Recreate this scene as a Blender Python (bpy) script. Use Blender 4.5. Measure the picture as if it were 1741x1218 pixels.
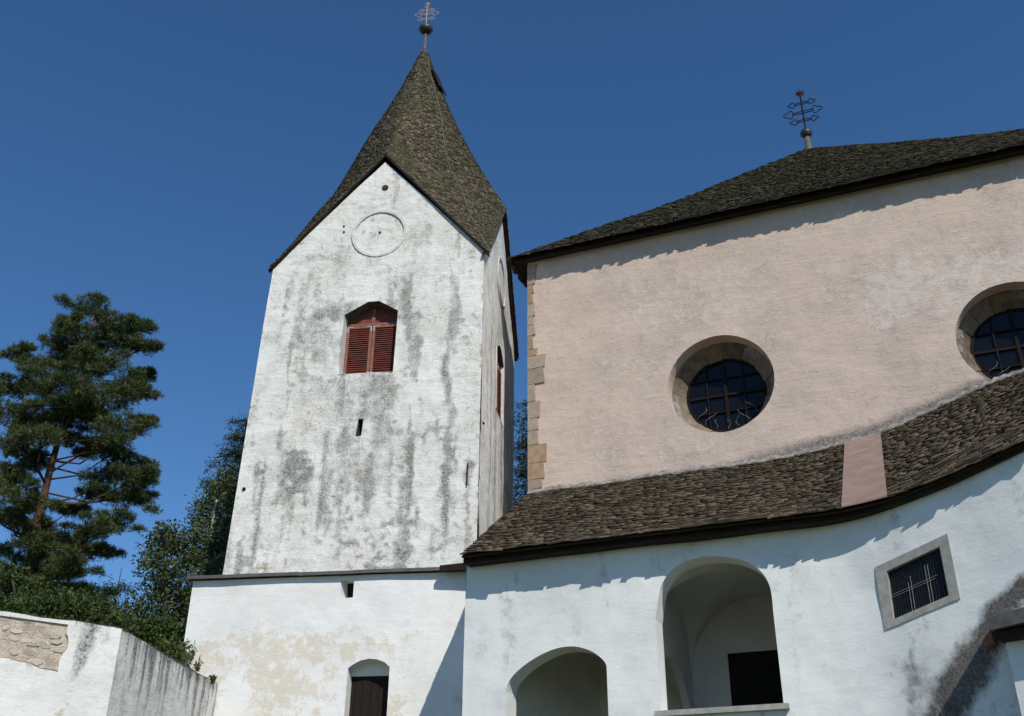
import bpy, math, random
import numpy as np
from mathutils import Vector, Matrix, geometry

random.seed(11)
rng = np.random.default_rng(11)
rad = math.radians
scene = bpy.context.scene
for ob in list(bpy.data.objects):
    bpy.data.objects.remove(ob)

# ------------------------------------------------------------------ camera
IMW, IMH, FPX = 1741.0, 1218.0, 1770.0
PITCH, ROLL, CZ = rad(28.1), rad(0.35), 1.6
cd = bpy.data.cameras.new('camera')
cam = bpy.data.objects.new('camera', cd)
scene.collection.objects.link(cam)
cd.sensor_fit = 'HORIZONTAL'
cd.sensor_width = 36.0
cd.lens = 36.0 * FPX / IMW
cd.clip_start, cd.clip_end = 0.1, 4000.0
cam.matrix_world = (Matrix.Translation((0, 0, CZ)) @ Matrix.Rotation(rad(90) + PITCH, 4, 'X')
                    @ Matrix.Rotation(ROLL, 4, 'Z'))
scene.camera = cam

# ------------------------------------------------------------------ sky and sun
SUN_AZ, SUN_EL = rad(22), rad(42)          # azimuth to the right of straight behind the camera
SUN = Vector((math.sin(SUN_AZ) * math.cos(SUN_EL), -math.cos(SUN_AZ) * math.cos(SUN_EL), math.sin(SUN_EL)))
world = bpy.data.worlds.new('World')
scene.world = world
world.use_nodes = True
wn = world.node_tree
sky = wn.nodes.new('ShaderNodeTexSky')
sky.sky_type = 'NISHITA'
sky.sun_disc = False
sky.sun_elevation = SUN_EL
sky.sun_rotation = math.atan2(SUN.x, SUN.y)
sky.altitude = 1500
sky.air_density = 1.0
sky.dust_density = 0.1
sky.ozone_density = 4.0
bg = wn.nodes['Background']
bg.inputs['Strength'].default_value = 0.122
hs = wn.nodes.new('ShaderNodeHueSaturation')
hs.inputs['Saturation'].default_value = 1.17
wn.links.new(sky.outputs[0], hs.inputs['Color'])
wn.links.new(hs.outputs[0], bg.inputs['Color'])
sl = bpy.data.lights.new('sun', 'SUN')
sl.energy = 4.0
sl.angle = rad(0.5)
sl.color = (1.0, 0.95, 0.86)
so = bpy.data.objects.new('sun', sl)
scene.collection.objects.link(so)
so.rotation_euler = SUN.to_track_quat('Z', 'Y').to_euler()
so.location = (20, -20, 60)
scene.view_settings.view_transform = 'Standard'
scene.view_settings.look = 'None'
scene.view_settings.exposure = 0.0
scene.view_settings.gamma = 1.0
scene.render.engine = 'CYCLES'


# ------------------------------------------------------------------ measuring helpers
def ray(x, y):
    a, b = x - IMW / 2, -(y - IMH / 2)
    c, s = math.cos(ROLL), math.sin(ROLL)
    a, b = a * c - b * s, a * s + b * c
    return np.array([a, FPX * math.cos(PITCH) - b * math.sin(PITCH), FPX * math.sin(PITCH) + b * math.cos(PITCH)])


EYE = np.array([0, 0, CZ])


class Frame:
    """A vertical plane: u runs along it to the right, z up, w out of it towards the viewer."""
    def __init__(self, O, alpha):
        a = rad(alpha)
        self.O = np.array([O[0], O[1], 0.0])
        self.d = np.array([math.cos(a), -math.sin(a), 0.0])
        self.n = np.array([-math.sin(a), -math.cos(a), 0.0])

    @staticmethod
    def at(px, py, dist, alpha):
        r = ray(px, py)
        return Frame(r * dist / r[1], alpha)

    def hit(self, x, y, w=0.0):
        r = ray(x, y)
        O = self.O + self.n * w
        t = np.dot(self.n, O - EYE) / np.dot(self.n, r)
        return r * t + EYE

    def uz(self, x, y, w=0.0):
        p = self.hit(x, y, w)
        return float(np.dot(p - self.O, self.d)), float(p[2])

    def P(self, u, z, w=0.0):
        u, z, w = np.broadcast_arrays(np.asarray(u, float), np.asarray(z, float), np.asarray(w, float))
        r = self.O + u[..., None] * self.d + w[..., None] * self.n
        r = r.copy()
        r[..., 2] = z
        return r


class BentFrame(Frame):
    """Frame A up to u = ub, frame B after it, the corner rounded over +-L."""
    def __init__(self, A, B, ub, L):
        self.A, self.B, self.ub, self.L = A, B, ub, L
        self.O, self.d, self.n = A.O, A.d, A.n

    def P(self, u, z, w=0.0):
        u, z, w = [np.array(q, float) for q in np.broadcast_arrays(np.asarray(u, float), np.asarray(z, float), np.asarray(w, float))]
        C = self.A.O + self.ub * self.A.d
        pa = self.A.O + u[..., None] * self.A.d
        pb = C + (u - self.ub)[..., None] * self.B.d
        t = np.clip((u - self.ub + self.L) / (2 * self.L), 0, 1)[..., None]
        q0, q2 = C - self.L * self.A.d, C + self.L * self.B.d
        q = (1 - t) ** 2 * q0 + 2 * t * (1 - t) * C + t * t * q2
        inb = (np.abs(u - self.ub) < self.L)[..., None]
        p = np.where(inb, q, np.where((u < self.ub)[..., None], pa, pb))
        n = (1 - t) * self.A.n + t * self.B.n
        n /= np.linalg.norm(n, axis=-1, keepdims=True)
        p = p + w[..., None] * n
        p[..., 2] = z
        return p

    def uzB(self, x, y, w=0.0):
        p = self.B.hit(x, y, w)
        C = self.A.O + self.ub * self.A.d
        return self.ub + float(np.dot(p - C, self.B.d)), float(p[2])


def vnoise(x, y, seed=0):
    x, y = np.asarray(x, float), np.asarray(y, float)
    xi, yi = np.floor(x), np.floor(y)
    xf, yf = x - xi, y - yi
    xf, yf = xf * xf * (3 - 2 * xf), yf * yf * (3 - 2 * yf)

    def h(a, b):
        v = np.sin(a * 127.1 + b * 311.7 + seed * 74.7) * 43758.5453
        return v - np.floor(v)
    return (h(xi, yi) * (1 - xf) + h(xi + 1, yi) * xf) * (1 - yf) + (h(xi, yi + 1) * (1 - xf) + h(xi + 1, yi + 1) * xf) * yf


def fbm(x, y, octv=4, seed=0):
    x, y = np.asarray(x, float), np.asarray(y, float)
    s, a, t = 0, 0.5, 0
    for i in range(octv):
        s = s + a * vnoise(x * 2 ** i + i * 17.3, y * 2 ** i - i * 9.1, seed + i)
        t += a
        a *= 0.55
    return s / t


def sstep(a, b, x):
    t = np.clip((np.asarray(x, float) - a) / (b - a), 0, 1)
    return t * t * (3 - 2 * t)


# ------------------------------------------------------------------ materials
def newmat(name):
    m = bpy.data.materials.new(name)
    m.use_nodes = True
    nt = m.node_tree
    b = nt.nodes['Principled BSDF']
    return m, nt, b


def nd(nt, typ, **kw):
    n = nt.nodes.new(typ)
    for k, v in kw.items():
        if k in n.inputs.keys() if hasattr(n, 'inputs') else False:
            n.inputs[k].default_value = v
        else:
            setattr(n, k, v)
    return n


def mathn(nt, op, a, b=None, c=None, clamp=False):
    n = nt.nodes.new('ShaderNodeMath')
    n.operation = op
    n.use_clamp = clamp
    for i, v in enumerate((a, b, c)):
        if v is None:
            continue
        if isinstance(v, (int, float)):
            n.inputs[i].default_value = v
        else:
            nt.links.new(v, n.inputs[i])
    return n.outputs[0]


def noise(nt, vec, scale, detail=5, rough=0.55, stretch=None):
    if stretch:
        mp = nt.nodes.new('ShaderNodeMapping')
        mp.inputs['Scale'].default_value = stretch
        nt.links.new(vec, mp.inputs['Vector'])
        vec = mp.outputs[0]
    n = nt.nodes.new('ShaderNodeTexNoise')
    n.inputs['Scale'].default_value = scale
    n.inputs['Detail'].default_value = detail
    n.inputs['Roughness'].default_value = rough
    nt.links.new(vec, n.inputs['Vector'])
    return n.outputs[0]


def mix(nt, fac, a, b):
    n = nt.nodes.new('ShaderNodeMix')
    n.data_type = 'RGBA'
    for s, v in ((n.inputs[0], fac), (n.inputs[6], a), (n.inputs[7], b)):
        if isinstance(v, (int, float)):
            s.default_value = v
        elif isinstance(v, tuple):
            s.default_value = (*v[:3], 1)
        else:
            nt.links.new(v, s)
    return n.outputs[2]


def ramp01(nt, v, a, b, smooth=True):
    n = nt.nodes.new('ShaderNodeMapRange')
    n.interpolation_type = 'SMOOTHSTEP' if smooth else 'LINEAR'
    n.inputs['From Min'].default_value = a
    n.inputs['From Max'].default_value = b
    nt.links.new(v, n.inputs['Value'])
    return n.outputs[0]


def attr(nt, name):
    n = nt.nodes.new('ShaderNodeAttribute')
    n.attribute_name = name
    return n.outputs['Fac']


def bump(nt, bsdf, height, strength=0.3, dist=0.02):
    n = nt.nodes.new('ShaderNodeBump')
    n.inputs['Strength'].default_value = strength
    n.inputs['Distance'].default_value = dist
    nt.links.new(height, n.inputs['Height'])
    nt.links.new(n.outputs[0], bsdf.inputs['Normal'])


def plaster(name, base, tint, dirtc=(0.10, 0.098, 0.092), ochre=(0.50, 0.40, 0.28), bstr=0.5, crack=0.0, bk=0.7, oamt=0.8, flake=0.0, dr=(0.30, 0.85), gsc=9.0, famp=0.95, gk=1.0):
    m, nt, b = newmat(name)
    co = nt.nodes.new('ShaderNodeTexCoord').outputs['Object']
    big = noise(nt, co, 0.7, 6, 0.6)
    mid = noise(nt, co, 4.5, 7, 0.65)
    fine = noise(nt, co, 22, 6, 0.7)
    strk = noise(nt, co, 1.0, 5, 0.6, (5, 5, 0.45))
    hor = noise(nt, co, 1.0, 6, 0.65, (1.3, 1.3, 5.5))
    col = mix(nt, ramp01(nt, big, 0.35, 0.7), base, tint)
    col = mix(nt, mathn(nt, 'MULTIPLY', ramp01(nt, fine, 0.5, 0.8), 0.25), col, tint)
    # worn ochre patches
    ov = mathn(nt, 'ADD', attr(nt, 'ochre'), mathn(nt, 'ADD', mathn(nt, 'MULTIPLY', mathn(nt, 'SUBTRACT', mid, 0.5), 1.5), mathn(nt, 'MULTIPLY', mathn(nt, 'SUBTRACT', fine, 0.5), 0.9)))
    col = mix(nt, mathn(nt, 'MULTIPLY', ramp01(nt, ov, 0.42, 0.62), oamt), col, ochre)
    if flake:
        fl = noise(nt, co, 2.3, 11, 0.72)
        col = mix(nt, mathn(nt, 'MULTIPLY', ramp01(nt, fl, 0.50, 0.56), flake), col, tuple(c * k for c, k in zip(tint, (0.80, 0.79, 0.75))))
    # dirt and lichen
    nz = mathn(nt, 'ADD', mathn(nt, 'MULTIPLY', mathn(nt, 'SUBTRACT', mid, 0.5), bk),
               mathn(nt, 'ADD', mathn(nt, 'MULTIPLY', mathn(nt, 'SUBTRACT', fine, 0.5), famp),
                     mathn(nt, 'MULTIPLY', mathn(nt, 'SUBTRACT', strk, 0.5), 0.45)))
    dv = mathn(nt, 'ADD', attr(nt, 'dirt'), nz)
    grain = noise(nt, co, gsc, 9, 0.62)
    dc = mix(nt, ramp01(nt, grain, 0.38, 0.62), tuple(c * (1 - 0.32 * gk) for c in dirtc), tuple(min(c * (1 + 0.6 * gk) + 0.015 * gk, 1) for c in dirtc))
    amt = mathn(nt, 'MULTIPLY', ramp01(nt, dv, *dr, False), mathn(nt, 'ADD', 0.94 - 0.32 * gk, mathn(nt, 'MULTIPLY', ramp01(nt, fine, 0.36, 0.62), 0.34 * gk)))
    col = mix(nt, amt, col, dc)
    if crack:
        vr = nt.nodes.new('ShaderNodeTexVoronoi')
        vr.feature = 'DISTANCE_TO_EDGE'
        vr.inputs['Scale'].default_value = 2.4
        wob = nt.nodes.new('ShaderNodeVectorMath')
        wob.operation = 'MULTIPLY_ADD'
        tn = nt.nodes.new('ShaderNodeTexNoise')
        tn.inputs['Scale'].default_value = 2.2
        tn.inputs['Detail'].default_value = 5
        nt.links.new(co, tn.inputs['Vector'])
        nt.links.new(tn.outputs['Color'], wob.inputs[0])
        wob.inputs[1].default_value = (0.8, 0.8, 0.8)
        nt.links.new(co, wob.inputs[2])
        nt.links.new(wob.outputs[0], vr.inputs['Vector'])
        e = mathn(nt, 'SUBTRACT', 1.0, ramp01(nt, vr.outputs['Distance'], 0.0, 0.028))
        e = mathn(nt, 'MULTIPLY', e, ramp01(nt, big, 0.47, 0.6))
        col = mix(nt, mathn(nt, 'MULTIPLY', e, crack), col, (0.16, 0.15, 0.13))
    nt.links.new(col, b.inputs['Base Color'])
    b.inputs['Roughness'].default_value = 0.92
    b.inputs['Specular IOR Level'].default_value = 0.15
    hgt = mathn(nt, 'ADD', mathn(nt, 'MULTIPLY', mid, 0.9),
                mathn(nt, 'ADD', mathn(nt, 'MULTIPLY', fine, 0.45), mathn(nt, 'MULTIPLY', hor, 0.9)))
    bump(nt, b, hgt, bstr, 0.03)
    return m


def rough_mat(name, c1, c2, scale=6, bstr=0.4, rough=0.85, stretch=None, tone=0.0, dist=0.01, spec=0.2):
    m, nt, b = newmat(name)
    co = nt.nodes.new('ShaderNodeTexCoord').outputs['Object']
    a = noise(nt, co, scale, 6, 0.65, stretch)
    f = ramp01(nt, a, 0.3, 0.7)
    if tone:
        f = mathn(nt, 'ADD', mathn(nt, 'MULTIPLY', f, 1 - tone), mathn(nt, 'MULTIPLY', attr(nt, 'tone'), tone))
    col = mix(nt, f, c1, c2)
    nt.links.new(col, b.inputs['Base Color'])
    b.inputs['Roughness'].default_value = rough
    b.inputs['Specular IOR Level'].default_value = spec
    bump(nt, b, noise(nt, co, scale * 4, 5, 0.6, stretch), bstr, dist)
    return m


def shingle_mat(name, dark, light, moss):
    m, nt, b = newmat(name)
    co = nt.nodes.new('ShaderNodeTexCoord').outputs['Object']
    n1 = noise(nt, co, 0.8, 7, 0.68)
    n3 = noise(nt, co, 1.0, 5, 0.6, (1.6, 1.6, 0.35))
    n2 = noise(nt, co, 14, 5, 0.7)
    f = mathn(nt, 'ADD', mathn(nt, 'MULTIPLY', attr(nt, 'tone'), 0.65), mathn(nt, 'MULTIPLY', n2, 0.35))
    col = mix(nt, ramp01(nt, f, 0.2, 0.85, False), dark, light)
    col = mix(nt, mathn(nt, 'MULTIPLY', ramp01(nt, n1, 0.45, 0.66), 0.6), col, moss)
    col = mix(nt, mathn(nt, 'MULTIPLY', ramp01(nt, n3, 0.52, 0.72), 0.45), col, dark)
    nt.links.new(col, b.inputs['Base Color'])
    b.inputs['Roughness'].default_value = 0.9
    b.inputs['Specular IOR Level'].default_value = 0.15
    bump(nt, b, n2, 0.5, 0.01)
    return m


def leaf_mat(name, c1, c2, trans=0.25):
    m, nt, b = newmat(name)
    co = nt.nodes.new('ShaderNodeTexCoord').outputs['Object']
    f = mathn(nt, 'ADD', mathn(nt, 'MULTIPLY', attr(nt, 'tone'), 0.6), mathn(nt, 'MULTIPLY', noise(nt, co, 0.5, 4), 0.4))
    col = mix(nt, ramp01(nt, f, 0.2, 0.8, False), c1, c2)
    nt.links.new(col, b.inputs['Base Color'])
    b.inputs['Roughness'].default_value = 0.6
    b.inputs['Specular IOR Level'].default_value = 0.25
    tr = nt.nodes.new('ShaderNodeBsdfTranslucent')
    nt.links.new(col, tr.inputs['Color'])
    ms = nt.nodes.new('ShaderNodeMixShader')
    ms.inputs[0].default_value = trans
    out = nt.nodes['Material Output']
    nt.links.new(b.outputs[0], ms.inputs[1])
    nt.links.new(tr.outputs[0], ms.inputs[2])
    nt.links.new(ms.outputs[0], out.inputs['Surface'])
    return m


M = {}
M['tower'] = plaster('tower_plaster', (0.78, 0.77, 0.735), (0.67, 0.65, 0.59), (0.15, 0.148, 0.135), (0.52, 0.43, 0.30), 1.0, 0.6, 1.1, 0.6, 0.36)
M['annex'] = plaster('annex_plaster', (0.79, 0.79, 0.77), (0.71, 0.70, 0.67), (0.25, 0.24, 0.22), (0.60, 0.51, 0.37), 0.42, oamt=0.6, flake=0.12)
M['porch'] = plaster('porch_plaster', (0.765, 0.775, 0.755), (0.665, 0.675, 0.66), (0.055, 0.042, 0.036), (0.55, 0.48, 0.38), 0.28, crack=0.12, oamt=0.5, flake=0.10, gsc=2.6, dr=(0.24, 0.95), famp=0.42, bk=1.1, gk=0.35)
M['nave'] = plaster('nave_plaster', (0.60, 0.475, 0.395), (0.53, 0.425, 0.36), (0.13, 0.12, 0.11), (0.62, 0.555, 0.50), 0.8, crack=0.35, oamt=0.75, flake=0.2, famp=0.7)
M['garden'] = plaster('garden_wall_plaster', (0.74, 0.74, 0.72), (0.64, 0.63, 0.60), (0.075, 0.075, 0.075), (0.50, 0.42, 0.33), 0.6, flake=0.25)
M['inside'] = rough_mat('vault_plaster', (0.66, 0.64, 0.59), (0.78, 0.76, 0.72), 1.3, 0.4)
M['rubble'] = rough_mat('rubble_mortar', (0.40, 0.33, 0.26), (0.62, 0.54, 0.44), 7, 1.0, dist=0.04)
M['rubble_stone'] = rough_mat('rubble_stone', (0.33, 0.28, 0.235), (0.60, 0.53, 0.45), 5, 0.8, dist=0.02, tone=0.6)
M['quoin'] = rough_mat('quoin_stone', (0.24, 0.195, 0.15), (0.42, 0.36, 0.29), 5, 0.6, tone=0.55)
M['quoin_brown'] = rough_mat('quoin_brown', (0.30, 0.20, 0.13), (0.40, 0.29, 0.20), 5, 0.6)
M['vouss'] = rough_mat('voussoir_stone', (0.075, 0.058, 0.042), (0.27, 0.215, 0.155), 4, 0.9, tone=0.5, dist=0.03)
M['frame_stone'] = rough_mat('frame_stone', (0.27, 0.265, 0.24), (0.38, 0.37, 0.34), 7, 0.4)
M['paving'] = rough_mat('pale_paving', (0.38, 0.36, 0.32), (0.50, 0.48, 0.43), 2, 0.4)
M['ring'] = rough_mat('ring_plaster', (0.50, 0.49, 0.46), (0.68, 0.67, 0.64), 6, 0.4)
M['sh_porch'] = shingle_mat('porch_shingle', (0.024, 0.017, 0.012), (0.19, 0.145, 0.098), (0.055, 0.046, 0.028))
M['sh_nave'] = shingle_mat('nave_shingle', (0.016, 0.015, 0.010), (0.10, 0.088, 0.058), (0.036, 0.040, 0.022))
M['sh_spire'] = shingle_mat('spire_shingle', (0.045, 0.037, 0.025), (0.20, 0.168, 0.112), (0.088, 0.082, 0.042))
M['deck'] = rough_mat('roof_deck', (0.03, 0.022, 0.016), (0.06, 0.045, 0.03), 4, 0.3)
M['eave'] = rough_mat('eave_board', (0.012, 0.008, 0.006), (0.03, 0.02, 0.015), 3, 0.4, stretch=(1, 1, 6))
M['shutter'] = rough_mat('shutter_paint', (0.13, 0.030, 0.022), (0.21, 0.058, 0.040), 9, 0.3, 0.6, spec=0.3)
M['shutter_frame'] = rough_mat('shutter_frame_paint', (0.20, 0.075, 0.050), (0.28, 0.12, 0.085), 7, 0.3, 0.6, spec=0.3)
M['reveal_dark'] = rough_mat('dark_reveal', (0.05, 0.048, 0.045), (0.13, 0.125, 0.115), 8, 0.6)  # plain dark colour; in the slit reveal it stands in for shade
M['bracket'] = rough_mat('bracket_metal', (0.42, 0.36, 0.34), (0.55, 0.50, 0.47), 12, 0.2, 0.5)
M['iron'] = rough_mat('iron', (0.008, 0.006, 0.005), (0.02, 0.014, 0.012), 14, 0.3, 0.75, spec=0.12)
M['red_iron'] = rough_mat('rusty_iron', (0.05, 0.014, 0.010), (0.09, 0.024, 0.018), 14, 0.3, 0.6)
M['gold'] = rough_mat('gilded_metal', (0.50, 0.33, 0.18), (0.62, 0.45, 0.28), 12, 0.2, 0.45)
M['patina'] = rough_mat('patina_ball', (0.018, 0.022, 0.020), (0.05, 0.055, 0.05), 5, 0.2, 0.4, spec=0.4)
M['pole'] = rough_mat('pole_zinc', (0.085, 0.08, 0.06), (0.15, 0.14, 0.11), 6, 0.2, 0.5)
M['sheet'] = rough_mat('sheet_metal', (0.075, 0.068, 0.066), (0.12, 0.11, 0.108), 4, 0.15, 0.5, spec=0.4)
M['patch'] = rough_mat('painted_sheet', (0.22, 0.15, 0.12), (0.30, 0.215, 0.175), 1.8, 0.25, 0.7, stretch=(1, 1, 1))
M['mortar'] = rough_mat('mortar_fillet', (0.13, 0.12, 0.105), (0.33, 0.31, 0.28), 5, 0.8, dist=0.03)
M['wood'] = rough_mat('door_wood', (0.010, 0.007, 0.006), (0.024, 0.017, 0.013), 6, 0.4, stretch=(6, 6, 1))
M['black'] = rough_mat('dark_opening', (0.012, 0.011, 0.010), (0.02, 0.018, 0.016), 4, 0.1)
M['terracotta'] = rough_mat('terracotta', (0.22, 0.09, 0.055), (0.30, 0.13, 0.085), 9, 0.4)
M['lead'] = rough_mat('lead_strip', (0.20, 0.195, 0.19), (0.28, 0.275, 0.27), 9, 0.2, 0.5)
M['mesh_wire'] = rough_mat('mesh_wire', (0.045, 0.045, 0.05), (0.075, 0.075, 0.08), 9, 0.1)
M['wire'] = rough_mat('copper_wire', (0.12, 0.17, 0.13), (0.16, 0.22, 0.17), 9, 0.1)
M['bark'] = rough_mat('pine_bark', (0.05, 0.032, 0.021), (0.15, 0.078, 0.042), 3, 0.8, stretch=(3, 3, 0.8), dist=0.03)
M['bark_dark'] = rough_mat('spruce_bark', (0.04, 0.03, 0.022), (0.08, 0.06, 0.045), 3, 0.8, dist=0.03)
M['birch_bark'] = rough_mat('birch_bark', (0.22, 0.19, 0.14), (0.48, 0.44, 0.36), 4, 0.4, stretch=(1, 1, 4))
M['pine'] = leaf_mat('pine_needles', (0.034, 0.050, 0.016), (0.12, 0.15, 0.045), 0.18)
M['spruce'] = leaf_mat('spruce_needles', (0.014, 0.026, 0.011), (0.048, 0.072, 0.026), 0.1)
M['birch'] = leaf_mat('birch_leaves', (0.036, 0.056, 0.016), (0.11, 0.135, 0.045), 0.25)
M['shrub'] = leaf_mat('shrub_leaves', (0.030, 0.052, 0.012), (0.095, 0.13, 0.032), 0.25)
M['weed'] = leaf_mat('weed_leaves', (0.06, 0.075, 0.03), (0.16, 0.17, 0.08), 0.25)
M['grass'] = rough_mat('grass_ground', (0.045, 0.065, 0.02), (0.12, 0.125, 0.05), 1.5, 0.8, dist=0.05)
m_, nt_, b_ = newmat('window_glass')
b_.inputs['Base Color'].default_value = (0.006, 0.007, 0.010, 1)
b_.inputs['Roughness'].default_value = 0.08
b_.inputs['Specular IOR Level'].default_value = 0.22
bump(nt_, b_, noise(nt_, nt_.nodes.new('ShaderNodeTexCoord').outputs['Object'], 3.0, 2), 0.08, 0.02)
M['glass'] = m_

# ------------------------------------------------------------------ object helpers
ORG = {}


def link(o, parent=None):
    scene.collection.objects.link(o)
    if parent is not None:
        o.parent = parent
        ORG[o.name] = ORG[parent.name]
    return o


def thing(name, label, cat, loc, group=None):
    o = bpy.data.objects.new(name, None)
    o.empty_display_size = 0.3
    o.location = loc
    scene.collection.objects.link(o)
    ORG[o.name] = np.array(loc, float)
    tag(o, label, cat, group)
    return o


def tag(o, label=None, cat=None, group=None, kind=None):
    for k, v in (('label', label), ('category', cat), ('group', group), ('kind', kind)):
        if v:
            o[k] = v
    return o


def mk(name, V, F, mat, parent=None, smooth=False, attrs=None, origin=None):
    V = np.asarray(V, float).reshape(-1, 3)
    org = ORG[parent.name] if parent is not None else (np.zeros(3) if origin is None else np.array(origin, float))
    me = bpy.data.meshes.new(name)
    if isinstance(F, np.ndarray):
        n, k = F.shape
        me.vertices.add(len(V))
        me.vertices.foreach_set('co', (V - org).astype(np.float32).ravel())
        me.loops.add(n * k)
        me.loops.foreach_set('vertex_index', F.astype(np.int32).ravel())
        me.polygons.add(n)
        me.polygons.foreach_set('loop_start', np.arange(0, n * k, k, dtype=np.int32))
        me.update(calc_edges=True)
        me.validate()
    else:
        me.from_pydata([tuple(v) for v in (V - org)], [], F)
    if smooth:
        me.polygons.foreach_set('use_smooth', [True] * len(me.polygons))
    if attrs:
        for k2, a in attrs.items():
            at = me.attributes.new(k2, 'FLOAT', 'POINT')
            at.data.foreach_set('value', np.asarray(a, np.float32))
    me.materials.append(mat)
    o = bpy.data.objects.new(name, me)
    if parent is None:
        o.location = org
        ORG[o.name] = org
        scene.collection.objects.link(o)
        ORG[o.name] = org
    else:
        link(o, parent)
    return o


class MB:
    def __init__(self):
        self.v, self.f, self.t = [], [], []

    def add(self, V, F, tone=0.5):
        n = len(self.v)
        self.v.extend([tuple(p) for p in V])
        self.f.extend([tuple(i + n for i in q) for q in F])
        self.t.extend([tone] * len(V))

    def hexa(self, c, tone=0.5):        # c: 4 bottom, 4 top
        self.add(c, [(3, 2, 1, 0), (4, 5, 6, 7), (0, 1, 5, 4), (1, 2, 6, 5), (2, 3, 7, 6), (3, 0, 4, 7)], tone)

    def box(self, F, u0, u1, z0, z1, w0, w1, tone=0.5):
        self.hexa([F.P(u0, z0, w0), F.P(u1, z0, w0), F.P(u1, z0, w1), F.P(u0, z0, w1),
                   F.P(u0, z1, w0), F.P(u1, z1, w0), F.P(u1, z1, w1), F.P(u0, z1, w1)], tone)

    def prism(self, F, loop, w0, w1, tone=0.5):
        n = len(loop)
        V = [F.P(u, z, w0) for u, z in loop] + [F.P(u, z, w1) for u, z in loop]
        Fc = [tuple(range(n))[::-1], tuple(range(n, 2 * n))] + [(i, (i + 1) % n, (i + 1) % n + n, i + n) for i in range(n)]
        self.add(V, Fc, tone)

    def tube(self, pts, r, n=6, cap=True):
        pts = [Vector(p) for p in pts]
        rs = r if isinstance(r, (list, tuple)) else [r] * len(pts)
        rings = []
        for i, p in enumerate(pts):
            t = (pts[min(i + 1, len(pts) - 1)] - pts[max(i - 1, 0)]).normalized()
            a = t.orthogonal().normalized()
            b = t.cross(a)
            rings.append([p + (a * math.cos(2 * math.pi * k / n) + b * math.sin(2 * math.pi * k / n)) * rs[i] for k in range(n)])
        for i in range(1, len(rings)):     # limit twisting
            best = min(range(n), key=lambda s: sum((rings[i][(k + s) % n] - rings[i - 1][k]).length for k in range(n)))
            rings[i] = rings[i][best:] + rings[i][:best]
        V = [q for rg in rings for q in rg]
        F = [(i * n + k, i * n + (k + 1) % n, (i + 1) * n + (k + 1) % n, (i + 1) * n + k) for i in range(len(rings) - 1) for k in range(n)]
        if cap:
            F += [tuple(range(n))[::-1], tuple(range((len(rings) - 1) * n, len(rings) * n))]
        self.add(V, F)

    def lathe(self, c, prof, n=14, axis=None):     # prof: (radius, height)
        V, F = [], []
        for r, h in prof:
            for k in range(n):
                a = 2 * math.pi * k / n
                V.append((c[0] + r * math.cos(a), c[1] + r * math.sin(a), c[2] + h))
        for i in range(len(prof) - 1):
            for k in range(n):
                F.append((i * n + k, i * n + (k + 1) % n, (i + 1) * n + (k + 1) % n, (i + 1) * n + k))
        F += [tuple(range(n))[::-1], tuple(range((len(prof) - 1) * n, len(prof) * n))]
        self.add(V, F)

    def build(self, name, mat, parent=None, smooth=False, tone=True):
        return mk(name, self.v, self.f, mat, parent, smooth, {'tone': self.t} if tone else None)


def inpoly(x, y, poly):
    r = np.zeros(x.shape, bool)
    n = len(poly)
    for i in range(n):
        x0, y0 = poly[i]
        x1, y1 = poly[(i + 1) % n]
        if y0 == y1:
            continue
        c = ((y0 > y) != (y1 > y)) & (x < (x1 - x0) * (y - y0) / (y1 - y0) + x0)
        r ^= c
    return r


def resample(loop, step):
    out = []
    for i, a in enumerate(loop):
        b = loop[(i + 1) % len(loop)]
        k = max(1, int(round(math.hypot(b[0] - a[0], b[1] - a[1]) / step)))
        out += [(a[0] + (b[0] - a[0]) * j / k, a[1] + (b[1] - a[1]) * j / k) for j in range(k)]
    return out


def wob(u, z, amp, seed=0):
    return amp * 2 * (fbm(np.asarray(u) * 0.9, np.asarray(z) * 0.9, 4, seed) - 0.5)


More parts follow.
